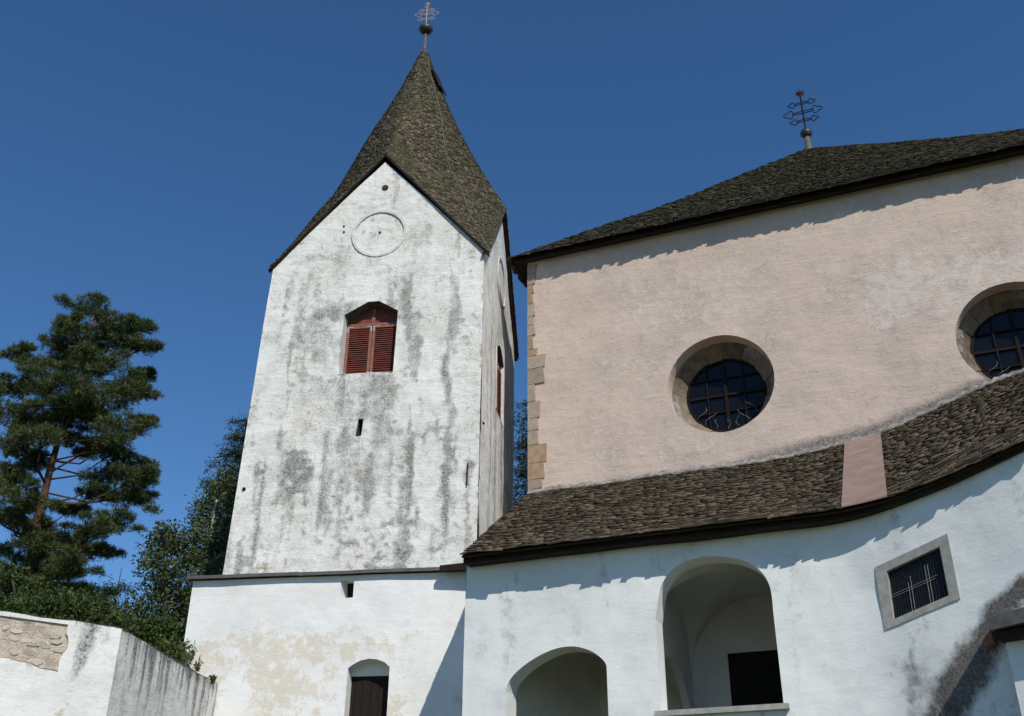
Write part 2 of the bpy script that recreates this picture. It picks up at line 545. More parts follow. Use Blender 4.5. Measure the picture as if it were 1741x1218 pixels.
def panel(name, F, outline, holes, step, mat, parent, dirt=None, ochre=None, amp=0.02, w=0.0, seed=0, flip=False, smooth=True):
    ol = resample(outline, step)
    hl = [resample(h, step * 0.8) for h in holes]
    us = [p[0] for p in ol]
    zs = [p[1] for p in ol]
    g = np.stack(np.meshgrid(np.arange(min(us) + step / 2, max(us), step), np.arange(min(zs) + step / 2, max(zs), step)), -1).reshape(-1, 2)
    g = g + rng.uniform(-0.25, 0.25, g.shape) * step
    keep = inpoly(g[:, 0], g[:, 1], ol)
    for h in hl:
        keep &= ~inpoly(g[:, 0], g[:, 1], h)
    bp = np.array([p for L in [ol] + hl for p in L])
    for i in range(0, len(bp), 400):
        d = np.hypot(g[:, None, 0] - bp[None, i:i + 400, 0], g[:, None, 1] - bp[None, i:i + 400, 1]).min(1)
        keep &= d > step * 0.45
    pts = [Vector(p) for p in bp] + [Vector(p) for p in g[keep]]
    edges, k = [], 0
    for L in [ol] + hl:
        n = len(L)
        edges += [(k + i, k + (i + 1) % n) for i in range(n)]
        k += n
    vo, eo, fo, *_ = geometry.delaunay_2d_cdt(pts, edges, [], 0, 1e-5)
    uz = np.array([tuple(v) for v in vo])
    fo = np.array([tuple(q) for q in fo if len(q) == 3])
    c = uz[fo].mean(1)
    ok = inpoly(c[:, 0], c[:, 1], ol)
    for h in hl:
        ok &= ~inpoly(c[:, 0], c[:, 1], h)
    fo = fo[ok]
    # facing outwards
    a = uz[fo]
    cr = (a[:, 1, 0] - a[:, 0, 0]) * (a[:, 2, 1] - a[:, 0, 1]) - (a[:, 1, 1] - a[:, 0, 1]) * (a[:, 2, 0] - a[:, 0, 0])
    sw = (cr < 0) ^ flip
    fo[sw] = fo[sw][:, ::-1]
    V = F.P(uz[:, 0], uz[:, 1], w + wob(uz[:, 0], uz[:, 1], amp, seed))
    at = {}
    if dirt is not None:
        at['dirt'] = dirt(uz[:, 0], uz[:, 1])
    if ochre is not None:
        at['ochre'] = ochre(uz[:, 0], uz[:, 1])
    return mk(name, V, fo, mat, parent, smooth, at)


def reveal(name, F, loop, w0, w1, mat, parent, loop2=None, amp=0.0, seed=0, step=0.12, attrs=None):
    L = resample(loop, step)
    if loop2 is None:
        L2 = L
    else:
        L2 = []
        for i, a in enumerate(loop):      # same subdivision as the outer loop
            b = loop[(i + 1) % len(loop)]
            a2, b2 = loop2[i], loop2[(i + 1) % len(loop)]
            k = max(1, int(round(math.hypot(b[0] - a[0], b[1] - a[1]) / step)))
            L2 += [(a2[0] + (b2[0] - a2[0]) * j / k, a2[1] + (b2[1] - a2[1]) * j / k) for j in range(k)]
    n = len(L)
    L, L2 = np.array(L), np.array(L2)
    A = F.P(L[:, 0], L[:, 1], w0 + (wob(L[:, 0], L[:, 1], amp, seed) if amp else 0))
    B = F.P(L2[:, 0], L2[:, 1], w1)
    Fc = [(i, (i + 1) % n, (i + 1) % n + n, i + n) for i in range(n)]
    return mk(name, np.vstack([A, B]), Fc, mat, parent)


def stains(items):
    """items: (u, z, ru, rz, strength): soft-edged blotches and runs, edges broken by noise."""
    def fn(u, z):
        d = np.zeros(len(u))
        du = (fbm(u * 2.5, z * 2.5, 3, 91) - 0.5) * 0.8
        dz = (fbm(u * 2.5, z * 2.5, 3, 57) - 0.5) * 1.0
        for cu, cz, ru, rz, s in items:
            q = ((u + du * min(1, ru * 3) - cu) / ru) ** 2 + ((z + dz - cz) / rz) ** 2
            d = np.maximum(d, s * np.clip(1.25 - q, 0, 1) ** 0.7)
        return d
    return fn


VAR = {}


def shingles(name, root, roof, surf, s0, s1, expo, wmin, wmax, th, mat, f_lim=None, nparts=0, ragged=0.35, sfun=None, over=1.75, seed=1, skip=None):
    """Courses of separate slabs over surf(f, s) (f across, s up the slope, both arrays)."""
    R = np.random.default_rng(seed)
    # rows: equal exposure measured at the middle of the slope
    ss = np.linspace(s0, s1, 200)
    mid = surf(np.full(200, 0.5), ss)
    L = np.concatenate([[0], np.cumsum(np.linalg.norm(np.diff(mid, axis=0), axis=1))])
    nr = int(L[-1] / expo)
    srow = np.interp(np.arange(nr + 3) * expo, L, ss)
    ds = np.gradient(srow)
    A = []
    for i in range(nr):
        s = srow[i]
        ff = np.linspace(0, 1, 80)
        row = surf(ff, np.full(80, s))
        al = np.concatenate([[0], np.cumsum(np.linalg.norm(np.diff(row, axis=0), axis=1))])
        if al[-1] < 0.1:
            continue
        k = int(al[-1] / wmin) + 3
        ws = np.cumsum(R.uniform(wmin, wmax, k)) - R.uniform(0, wmax)
        ws = ws[(ws > 0.04) & (ws < al[-1] - 0.04)]
        ed = np.interp(np.concatenate([[0], ws, [al[-1]]]), al, ff)
        f0, f1 = ed[:-1], ed[1:]
        n = len(f0)
        gap = np.minimum(0.06 * (f1 - f0), 0.01 / al[-1]) * (1 if i else -0.5)
        f0, f1 = f0 + gap, f1 - gap
        jl = R.uniform(-ragged, ragged, n) * ds[i] * (1.0 if i else 0.75) - (0.15 * ds[i] if i == 0 else 0)
        jl2 = jl + R.uniform(-0.22, 0.22, n) * ragged * ds[i] * 2
        sl0, sl1 = np.clip(s + jl, 0 if i else -1, 9), np.clip(s + jl2, 0 if i else -1, 9)
        su = np.minimum(s + over * ds[i], s1)
        p = [surf(f0, sl0), surf(f1, sl1), surf(f1, np.full(n, su)), surf(f0, np.full(n, su))]
        nn = np.cross(p[1] - p[0], p[3] - p[0])
        nl = np.linalg.norm(nn, axis=1, keepdims=True)
        nl[nl < 1e-9] = 1
        nn /= nl
        t = (th * R.uniform(0.6, 1.5, n))[:, None]
        lift = (th * R.uniform(0.9, 1.9, n))[:, None]
        tw = (th * R.uniform(-0.45, 0.45, n))[:, None]
        lo0, lo1 = nn * (lift + tw), nn * (lift - tw)
        up = nn * (th * 0.12)
        b = [p[0] + lo0, p[1] + lo1, p[2] + up, p[3] + up]
        c = [q + nn * t for q in b]
        if skip:
            fm = (f0 + f1) / 2
            kp = (fm < skip[0]) | (fm > skip[1])
            b, c, n = [q[kp] for q in b], [q[kp] for q in c], int(kp.sum())
        tone = np.clip(R.normal(0.42, 0.24, n) + (R.random(n) < 0.05) * 0.45, 0, 1)
        A.append((np.stack(b + c, 1), tone))
    B = np.concatenate([a for a, _ in A])
    T = np.concatenate([t for _, t in A])
    box = np.array([(3, 2, 1, 0), (4, 5, 6, 7), (0, 1, 5, 4), (1, 2, 6, 5), (2, 3, 7, 6), (3, 0, 4, 7)])
    rest = np.ones(len(B), bool)
    if nparts:
        c = B.mean(1)
        dist = np.linalg.norm(c - EYE, axis=1)
        q = c - EYE
        D = q[:, 1] * math.cos(PITCH) + q[:, 2] * math.sin(PITCH)
        X = FPX * q[:, 0] / D + IMW / 2
        dist = dist + (X > IMW + 5) * 1e4 + (X < 0) * 1e4
        pick = np.argsort(dist)[:nparts]
        for i in pick:
            rest[i] = False
            P8 = B[i]
            ctr = P8.mean(0)
            ex = P8[1] - P8[0]
            wd = np.linalg.norm(ex)
            ex = ex / wd
            ey = P8[3] - P8[0]
            ey = ey - ex * np.dot(ex, ey)
            hl = np.linalg.norm(ey)
            ey = ey / hl
            ez = np.cross(ex, ey)
            tk = np.linalg.norm(P8[4] - P8[0])
            key = (mat.name, int(T[i] * 7.99))
            if key not in VAR:
                me = bpy.data.meshes.new('shingle')
                k = 0.06
                me.from_pydata([(-.5, -.5 + k * ((key[1] % 3) - 1), -.5), (.5, -.5 - k * ((key[1] % 3) - 1), -.5), (.48, .5, -.5), (-.48, .5, -.5),
                                (-.5, -.5 + k * ((key[1] % 3) - 1), .5), (.5, -.5 - k * ((key[1] % 3) - 1), .5), (.48, .5, .5), (-.48, .5, .5)], [], [tuple(q2) for q2 in box])
                a2 = me.attributes.new('tone', 'FLOAT', 'POINT')
                a2.data.foreach_set('value', np.full(8, (key[1] + 0.5) / 8, np.float32))
                me.materials.append(mat)
                VAR[key] = me
            o = bpy.data.objects.new('shingle', VAR[key])
            link(o, roof)
            mt = Matrix(((*(ex * wd),), (*(ey * hl),), (*(ez * tk),))).transposed().to_4x4()
            mt.translation = Vector(ctr - ORG[root.name])
            o.matrix_local = mt
    B, T = B[rest], T[rest]
    n = len(B)
    Fc = (box[None] + (np.arange(n) * 8)[:, None, None]).reshape(-1, 4)
    o = mk(name, B.reshape(-1, 3), Fc, mat, roof, False, {'tone': np.repeat(T, 8)})
    o['kind'] = 'stuff'
    return o


def gridsurf(name, surf, nf, ns, s0, s1, mat, parent, off=None, both=0.0):
    f, s = np.meshgrid(np.linspace(0, 1, nf), np.linspace(s0, s1, ns))
    V = surf(f.ravel(), s.ravel())
    if off is not None:
        V = V + np.array(off)
    idx = np.arange(nf * ns).reshape(ns, nf)
    Fq = np.stack([idx[:-1, :-1], idx[:-1, 1:], idx[1:, 1:], idx[1:, :-1]], -1).reshape(-1, 4)
    Fc = [tuple(q) for q in Fq]
    if both:
        V2 = V - np.array([0, 0, both])
        n = len(V)
        Fc = Fc + [tuple(q[::-1] + n) for q in Fq]
        ring = list(idx[0]) + list(idx[1:, -1]) + list(idx[-1, -2::-1]) + list(idx[-2:0:-1, 0])
        Fc += [(ring[i], ring[i] + n, ring[(i + 1) % len(ring)] + n, ring[(i + 1) % len(ring)]) for i in range(len(ring))]
        V = np.vstack([V, V2])
    return mk(name, V, Fc, mat, parent)


# ------------------------------------------------------------------ the main planes
T = Frame.at(818, 900, 25.5, 8)          # tower front
AN = Frame.at(818, 1000, 25.0, 8)        # low building in front of the tower foot
PO = Frame.at(788, 1000, 21.5, 22.3)     # porch front
NV = Frame.at(898, 800, 28.0, 22.3)      # nave wall
UB = PO.uz(1446, 950)[0]
_c = PO.P(UB, 0)
PB = Frame(_c, 42.0)                     # porch, bent part
PW = BentFrame(PO, PB, UB, 0.75)
BASE = 3.6                               # ground level at the walls

# ------------------------------------------------------------------ ground
GARDEN = [(-30.0, 16.0), (-14.0, 17.7), (-9.34, 19.02), (-8.17, 19.34), (-7.5, 20.22), (-7.05, 25.86)]


def ground_z(x, y):
    z = BASE * sstep(2, 19, y)
    z = z + 0.12 * (fbm(x * 0.25, y * 0.25, 3, 5) - 0.5) * sstep(3, 8, np.hypot(x, y))
    far = sstep(60, 260, np.hypot(x, y - 30))
    return z + far * 10 * (fbm(x * 0.01, y * 0.01, 3, 8) - 0.45)


gx = np.unique(np.concatenate([np.linspace(-40, 40, 81), np.linspace(-1200, -40, 30), np.linspace(40, 1200, 30)]))
gy = np.unique(np.concatenate([np.linspace(-40, 70, 111), np.linspace(-1200, -40, 30), np.linspace(70, 1500, 32)]))
X, Y = np.meshgrid(gx, gy)
V = np.stack([X.ravel(), Y.ravel(), ground_z(X.ravel(), Y.ravel())], 1)
ii = np.arange(len(V)).reshape(X.shape)
g = mk('ground', V, np.stack([ii[:-1, :-1], ii[:-1, 1:], ii[1:, 1:], ii[1:, :-1]], -1).reshape(-1, 4), M['grass'], smooth=True)
g['kind'] = 'structure'

# raised terrace behind the garden wall
tp = [(-7.75, 20.5), (-7.3, 25.9), (-8.3, 26.4), (-9.5, 34), (-6, 60), (-60, 60), (-60, 14.5), (-30, 16.5), (-14, 18.2), (-9.5, 19.5), (-8.4, 19.8)]
mb = MB()
mb.add([(x, y, 5.9 + (1.6 if y > 30 else 0) + (1.5 if y > 50 else 0)) for x, y in tp] + [(x, y, 2.0) for x, y in tp],
       [tuple(range(len(tp)))[::-1]] + [(i, (i + 1) % len(tp), (i + 1) % len(tp) + len(tp), i + len(tp)) for i in range(len(tp))])
o = mb.build('terrace', M['grass'])
o['kind'] = 'structure'

# ================================================================== BELL TOWER
UL, UR, ZS, ZP = -6.50, -0.07, 18.8, 22.42
UC = (UL + UR) / 2
DEP = 6.5
tower = thing('bell_tower', 'tall white weather-stained bell tower with a pointed shingled spire', 'tower', tuple(T.P(UC, BASE, -DEP / 2)))
RT = Frame(T.P(UR, 0), 8 - 90)           # right face: u runs away from the viewer
RT.d, RT.n = -T.n, T.d


def px_uz(F, x, y):
    return F.uz(x, y)


win = [px_uz(T, *q) for q in ((578, 637), (668, 632), (677, 527), (645, 514), (627, 514), (586, 537))]
win = [(-4.135, 14.96), (-2.585, 14.96), (-2.555, 16.93), (-3.13, 17.29), (-3.46, 17.29), (-4.14, 16.9)]
slit = [T.uz(*q) for q in ((605, 741), (614, 740), (618, 713), (610, 713))]
hole_c = T.uz(655, 320)


def circle(c, r, n=20, ph=0.0):
    return [(c[0] + r * math.cos(2 * math.pi * i / n + ph), c[1] + r * math.sin(2 * math.pi * i / n + ph)) for i in range(n)]


vent = circle(hole_c, 0.11, 12)
P_ = lambda x, y: T.uz(x, y)
st = []


def add_st(F, x, y, rx, ry, s):
    u, z = F.uz(x, y)
    ppu = abs(F.uz(x + 1, y)[0] - u)
    ppz = abs(F.uz(x, y + 1)[1] - z)
    st.append((u, z, rx * ppu, ry * ppz, s))


for q in ((760, 640, 9, 60, .75), (762, 800, 9, 140, .78), (697, 790, 8, 85, .85), (708, 600, 9, 70, .6), (558, 850, 7, 80, .55), (581, 800, 6, 130, .6),
          (473, 838, 7, 38, .62), (483, 838, 5, 30, .55), (606, 770, 7, 40, .55), (634, 770, 7, 40, .55), (500, 790, 34, 14, .85), (495, 822, 40, 16, .8),
          (440, 800, 14, 8, .7), (434, 792, 8, 6, .6), (505, 775, 38, 5, .75), (692, 890, 26, 12, .85), (690, 920, 9, 40, .62), (735, 938, 22, 8, .7), (600, 805, 50, 6, .5),
          (600, 680, 70, 38, .46), (640, 700, 40, 30, .62), (585, 745, 26, 34, .6), (655, 740, 26, 34, .52), (570, 650, 60, 18, .5), (640, 660, 34, 22, .62),
          (550, 535, 46, 20, .72), (540, 575, 30, 46, .52), (600, 530, 22, 14, .6), (698, 540, 20, 14, .72), (704, 580, 14, 40, .66), (690, 625, 14, 20, .5),
          (566, 590, 14, 40, .45), (560, 432, 48, 10, .5), (590, 420, 16, 34, .45), (715, 400, 22, 34, .46), (745, 470, 10, 40, .4), (690, 480, 30, 10, .4),
          (645, 400, 34, 26, .30), (770, 575, 30, 8, .5), (780, 625, 26, 22, .34), (680, 735, 30, 10, .6), (735, 735, 40, 8, .6), (795, 800, 12, 26, .62),
          (480, 610, 16, 10, .4), (470, 655, 26, 12, .34), (580, 918, 52, 6, .62), (560, 945, 20, 6, .5), (650, 968, 70, 7, .62), (430, 962, 28, 9, .5),
          (640, 915, 40, 5, .45), (760, 905, 30, 8, .5), (820, 560, 8, 70, .3), (500, 480, 40, 14, .25), (640, 455, 30, 20, .36), (575, 470, 30, 8, .3)):
    add_st(T, *q)
tst = stains(st)


def tower_dirt(u, z):
    d = tst(u, z)
    run = fbm(u * 5.5, z * 0.35, 3, 3)
    d = np.maximum(d, 0.66 * sstep(0.54, 0.72, run) * sstep(0.36, 0.58, fbm(u * 0.5, z * 0.35, 3, 6)) * sstep(19.5, 17.5, z))
    run2 = fbm(u * 11, z * 0.5, 3, 4)
    d = np.maximum(d, 0.50 * sstep(0.56, 0.72, run2) * sstep(0.42, 0.6, fbm(u * 0.7 + 5, z * 0.5, 3, 7)))
    d = np.maximum(d, 0.36 * sstep(2.0, 0.6, np.abs(u + 3.6) + 0.8 * (fbm(u, z, 3, 9) - 0.5)) * sstep(10.3, 11.8, z) * sstep(15.4, 14.6, z))
    d = np.maximum(d, 0.34 * sstep(0.58, 0.72, fbm(u * 1.4, z * 2.6, 4, 8)))
    hz = np.abs(((z * 0.93 + 0.35 * fbm(u * 0.6, z * 0.2, 3, 12)) % 1.0) - 0.5)      # faint lift lines between the plaster days
    d = np.maximum(d, 0.36 * sstep(0.05, 0.0, hz) * sstep(0.45, 0.6, fbm(u * 0.9, z * 0.9, 2, 14)))
    cr = np.abs(fbm(u * 1.3, z * 3.4, 4, 16) - 0.5)                  # short level crevices with drips
    d = np.maximum(d, 0.62 * sstep(0.018, 0.004, cr) * sstep(0.5, 0.62, fbm(u * 0.8, z * 0.8, 3, 18)))
    d = d * 1.1 + 0.10 * sstep(14, 9.5, z) - 0.10 * sstep(17.5, 19, z) * sstep(0.5, 0.3, fbm(u, z, 2, 31))
    return d


def tower_ochre(u, z):
    o = 0.42 * sstep(0.5, 0.66, fbm(u * 1.1, z * 1.1, 3, 21)) * sstep(0.4, 0.6, fbm(u * 0.4 + 3, z * 0.4, 2, 22))
    for x, y, rx, ry, s in ((560, 650, 40, 16, .5), (765, 445, 14, 60, .45), (680, 775, 40, 14, .42), (440, 965, 40, 10, .55), (420, 945, 12, 8, .5), (800, 870, 10, 16, .4),
                            (390, 900, 12, 60, .3), (720, 905, 60, 10, .35), (430, 620, 12, 90, .34)):
        cu, cz = T.uz(x, y)
        q = ((u - cu) / (rx * 0.0175)) ** 2 + ((z - cz) / (ry * 0.0175 * 1.2)) ** 2
        o = np.maximum(o, s * np.clip(1.2 - q, 0, 1))
    return o


front = [(-6.92, 3.0), (-0.13, 3.0), (UR, ZS), (UC, ZP), (UL, ZS), (-6.55, 17.6)]
panel('wall', T, front, [win, slit, vent], 0.11, M['tower'], tower, tower_dirt, tower_ochre, 0.03, seed=2)


def side_dirt(u, z):
    run = fbm(u * 3.6, z * 0.22, 3, 43)
    d = 0.62 * sstep(0.52, 0.70, run) * sstep(20.5, 17, z)
    d = np.maximum(d, 0.5 * sstep(0.55, 0.7, fbm(u * 2, z * 0.8, 3, 44)))
    return d + 0.03


WINR = [(2.55, 14.9), (4.0, 14.9), (4.0, 17.0), (3.45, 17.3), (3.12, 17.3), (2.55, 17.0)]
panel('wall', RT, [(0, 3.0), (DEP, 3.0), (DEP, ZS), (DEP / 2, ZP), (0, ZS)], [WINR], 0.14, M['tower'], tower, side_dirt, tower_ochre, 0.03, seed=2)
mb = MB()
for F_, W_ in ((T, 1),):
    mb.add([T.P(-6.92, 3, 0), T.P(-6.92, 3, -DEP), T.P(UL, ZS, -DEP), T.P(UL, ZP, -DEP / 2), T.P(UL, ZS, 0), T.P(-6.55, 17.6, 0)], [(5, 4, 3, 2, 1, 0)])
    mb.add([T.P(-6.92, 3, -DEP), T.P(UR, 3, -DEP), T.P(UR, ZS, -DEP), T.P(UC, ZP, -DEP), T.P(UL, ZS, -DEP)], [(4, 3, 2, 1, 0)])
mb.build('wall', M['tower'], tower, tone=False)


def belfry_window(F, loop, parent, depth=0.30):
    mb = MB()
    zb = loop[0][1]
    ul, ur = loop[0][0], loop[1][0]
    n = len(loop)
    # reveal: jambs and sill plastered, head in a darker colour
    jam = MB()
    sh = 0.06
    for i in (0, 1, 5):
        a, b = loop[i], loop[(i + 1) % n]
        jam.add([F.P(*a, 0.02), F.P(*b, 0.02), F.P(*b, -depth - 0.1), F.P(*a, -depth - 0.1)], [(0, 1, 2, 3)])
    jam.build('window_jamb', M['ring'], parent, tone=False)
    hd = MB()
    for i in (2, 3, 4):
        a, b = loop[i], loop[(i + 1) % n]
        a2, b2 = (a[0], a[1] + 0.12), (b[0], b[1] + 0.12)
        hd.add([F.P(*a, 0.018), F.P(*b, 0.018), F.P(*b, -depth - 0.1), F.P(*a, -depth - 0.1)], [(0, 1, 2, 3)])
    # backing frame of the shutters
    wfr = MB()
    um = (ul + ur) / 2
    zt = loop[2][1] - 0.26                                  # top of the louvred leaves
    wfr.prism(F, [(ul, zt + 0.02), (ur, zt + 0.02)] + [loop[2], loop[3], loop[4], loop[5]], -depth - 0.12, -depth - 0.05)
    w = wfr.build('belfry_window', M['shutter'], parent, tone=False)
    hd.build('window_head', M['reveal_dark'], w, tone=False)
    tr = MB()
    tr.box(F, ul, ur, zt, zt + 0.075, -depth - 0.09, -depth)
    tr.box(F, um - 0.05, um + 0.05, zt + 0.075, loop[3][1] - 0.03, -depth - 0.09, -depth - 0.012)
    tr.build('transom', M['shutter_frame'], w, tone=False)
    for k in (0, 1):
        a, b = (ul + 0.015, um - 0.01) if k == 0 else (um + 0.01, ur - 0.015)
        lf = MB()
        for u0, u1 in ((a, a + 0.075), (b - 0.075, b)):
            lf.box(F, u0, u1, zb + 0.02, zt - 0.012, -depth - 0.075, -depth + 0.01)
        lf.box(F, a + 0.075, b - 0.075, zb + 0.02, zb + 0.09, -depth - 0.07, -depth + 0.005)
        lf.box(F, a + 0.075, b - 0.075, zt - 0.08, zt - 0.012, -depth - 0.07, -depth + 0.005)
        lf.build('shutter_frame', M['shutter_frame'], w, tone=False)
        ns = 22
        for j in range(ns):
            z0 = zb + 0.10 + (zt - 0.19 - zb) * j / ns
            s = MB()
            t = 0.055
            tilt = 0.052 + random.uniform(-0.006, 0.006)
            s.hexa([F.P(a + 0.075, z0, -depth + 0.006), F.P(b - 0.075, z0, -depth + 0.006), F.P(b - 0.075, z0 + tilt, -depth - 0.06), F.P(a + 0.075, z0 + tilt, -depth - 0.06),
                    F.P(a + 0.075, z0 + 0.022, -depth + 0.006), F.P(b - 0.075, z0 + 0.022, -depth + 0.006), F.P(b - 0.075, z0 + tilt + 0.022, -depth - 0.06), F.P(a + 0.075, z0 + tilt + 0.022, -depth - 0.06)])
            s.build('slat', M['shutter'], w, tone=False)
        bk = MB()
        bk.box(F, a + 0.06, b - 0.06, zb + 0.05, zt - 0.05, -depth - 0.10, -depth - 0.075)
        bk.build('backing_board', M['wood'], w, tone=False)
        for z0 in (zb + 0.03, zt - 0.05):
            up = z0 < (zb + zt) / 2
            for u0, sg in ((a + 0.015, 1), (b - 0.015, -1)):
                br = MB()
                x0, x1 = sorted((u0, u0 + sg * 0.17))
                br.box(F, x0, x1, z0, z0 + 0.022, -depth + 0.011, -depth + 0.018)
                x0, x1 = sorted((u0, u0 + sg * 0.03))
                br.box(F, x0, x1, z0 + (0.022 if up else -0.15), z0 + (0.17 if up else 0.0), -depth + 0.011, -depth + 0.018)
                br.build('bracket', M['bracket'], w, tone=False)
    return w


belfry_window(T, win, tower)
belfry_window(RT, WINR, tower, 0.07)
reveal('slit_opening', T, slit, 0.02, -0.6, M['reveal_dark'], tower, amp=0, step=1)  # reveal coloured dark so the whole slit looks deep in shade
mb = MB()
mb.prism(T, [(u, z) for u, z in slit], -0.62, -0.6)
mb.build('slit_back', M['black'], tower, tone=False)
reveal('vent_opening', T, vent, 0.02, -0.5, M['rubble'], tower, step=1)
mb = MB()
mb.prism(T, vent, -0.52, -0.5)
mb.build('vent_back', M['black'], tower, tone=False)
for q in ((646, 396, .035), (585, 385, .03), (585, 395, .03), (415, 832, .05), (822, 720, .03)):
    c = T.uz(q[0], q[1])
    mb = MB()
    mb.prism(T, circle(c, q[2], 8), -0.03, 0.028)
    mb.build('iron_peg', M['iron'], tower, tone=False)
# rusty wall anchor and the conductor run
mb = MB()
for (x0, y0, x1, y1) in ((796, 788, 794, 826),):
    a, b = T.uz(x0, y0), T.uz(x1, y1)
    mb.tube([T.P(*a, 0.04), T.P(*b, 0.04)], 0.02)
mb.build('wall_anchor', M['red_iron'], tower, tone=False)


def clock_ring(F, c, r, parent):
    prof = [(-0.045, 0.0), (-0.04, 0.022), (-0.02, 0.034), (0.0, 0.02), (0.012, 0.02), (0.03, 0.036), (0.045, 0.022), (0.05, 0.0)]
    n = 64
    V, Fc = [], []
    for i in range(n):
        a = 2 * math.pi * i / n
        for dr, h in prof:
            V.append(F.P(c[0] + (r + dr) * math.cos(a), c[1] + (r + dr) * math.sin(a), h + 0.012 + 0.006 * math.sin(i * 2.7)))
    m = len(prof)
    for i in range(n):
        for k in range(m - 1):
            Fc.append((i * m + k, i * m + k + 1, ((i + 1) % n) * m + k + 1, ((i + 1) % n) * m + k))
    mk('clock_ring', V, Fc, M['ring'], parent, True)


clock_ring(T, (-3.30, 19.68), 0.80, tower)
clock_ring(RT, (DEP / 2, 19.68), 0.80, tower)

# ---- spire
HA = 3.35
ZC0, ZPK, ZTOP = 18.62, 22.62, 30.25
CEN = T.P(UC + 0.02, 0, -DEP / 2)
TOPSH = T.P(-3.085, 0, -DEP / 2) - CEN


def spire_face(k):
    dirs = [(T.d, T.n), (T.n, -T.d), (-T.d, -T.n), (-T.n, T.d)]
    # face between gable 'first' (its outward axis a) and gable 'second' (b)
    axes = [T.n, T.d, -T.n, -T.d]
    a, b = axes[k], axes[(k + 1) % 4]

    def surf(f, s):
        f, s = np.asarray(f, float), np.asarray(s, float)
        lo = np.clip(s, -0.1, 1)
        ta = np.clip(s - 1, 0, 1)
        r = HA * ((1 - ta) - 0.085 * np.sin(np.pi * ta)) + 0.10 * ta
        low = s < 1
        # coordinates along a (front) and b (right)
        Aa = np.where(low, HA, r)
        Ab = np.where(low, HA * (1 - lo), 0)
        Ba = np.where(low, HA * (1 - lo), 0)
        Bb = np.where(low, HA, r)
        bul = np.where(low, 0.10 * sstep(0.2, 1, lo), 0.10 + 0.22 * sstep(0, 0.5, ta))
        g_ = 4 * f * (1 - f) * 0.6 + 0.4 * (1 - np.abs(2 * f - 1))
        k_ = 1 + bul * g_
        ca = (Aa * (1 - f) + Ba * f) * k_
        cb = (Ab * (1 - f) + Bb * f) * k_
        z = np.where(low, ZC0 + (ZPK - ZC0) * lo, ZPK + (ZTOP - ZPK) * ta)
        # soften the break between the steep spire and the flaps
        z = z + 0.0
        p = CEN + ca[..., None] * a + cb[..., None] * b + (ta ** 1.2)[..., None] * TOPSH
        p[..., 2] = z
        return p
    return surf


spire = None
for k in range(4):
    sf = spire_face(k)
    d_ = gridsurf('spire_roof', sf, 9, 40, 0.0, 2.0, M['deck'], tower)
    shingles('shingle_cover', tower, d_, sf, 0.0, 1.985, 0.105, 0.07, 0.18, 0.015, M['sh_spire'], ragged=0.42, seed=20 + k)
# verge boards under the roof edge along each gable
for F_, c0 in ((T, UC + 0.02), (RT, DEP / 2 - 0.02)):
    for sg in (-1, 1):
        mb = MB()
        e = [(c0 + sg * HA, ZC0), (c0, ZPK)]
        a, b = e
        mb.hexa([F_.P(a[0], a[1] - 0.05, 0.11), F_.P(b[0], b[1] - 0.05, 0.11), F_.P(b[0], b[1] - 0.05, -0.05), F_.P(a[0], a[1] - 0.05, -0.05),
                 F_.P(a[0], a[1] + 0.0, 0.11), F_.P(b[0], b[1] + 0.0, 0.11), F_.P(b[0], b[1] + 0.0, -0.05), F_.P(a[0], a[1] + 0.0, -0.05)])
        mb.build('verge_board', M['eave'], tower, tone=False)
# lightning conductor down the hip
sf = spire_face(0)
mb = MB()
sv = np.linspace(1.93, 0.05, 24)
pw = sf(np.full(24, 0.5) + 0.02 * np.sin(sv * 9), sv)
nrm = (T.n + T.d) * 0.05 / 1.4
mb.tube([tuple(p + nrm + np.array([0, 0, 0.03])) for p in pw], 0.011, 5)
mb.build('lightning_conductor', M['wire'], tower, tone=False)
# small open dormer flap high on the right side
mb = MB()
q0 = sf(np.array([0.80]), np.array([1.70]))[0]
q1 = sf(np.array([0.80]), np.array([1.84]))[0]
out = T.d * 0.8 + T.n * 0.3
sdv = (T.n - T.d * 0.25) * 0.28
mb.hexa([q0 + out * 0.10 - sdv, q0 + out * 0.10 + sdv, q1 + sdv + out * 0.03, q1 - sdv + out * 0.03,
         q0 + out * 0.15 - sdv, q0 + out * 0.15 + sdv, q1 + sdv + out * 0.09, q1 - sdv + out * 0.09])
mb.build('dormer_flap', M['eave'], tower, tone=False)

# ---- finial of the spire
tip = CEN + TOPSH
tip[2] = ZTOP
mb = MB()
mb.lathe(tip, [(0.17, -0.25), (0.09, 0.02), (0.06, 0.05), (0.055, 0.95)], 12)
mb.build('finial_pole', M['pole'], tower, True, tone=False)
mb = MB()
mb.lathe(tip + [0, 0, 0.92], [(0.06, -0.05), (0.14, 0.0), (0.25, 0.10), (0.275, 0.17), (0.255, 0.24), (0.17, 0.32), (0.05, 0.37), (0.03, 0.42)], 20)
mb.build('finial_ball', M['patina'], tower, True, tone=False)


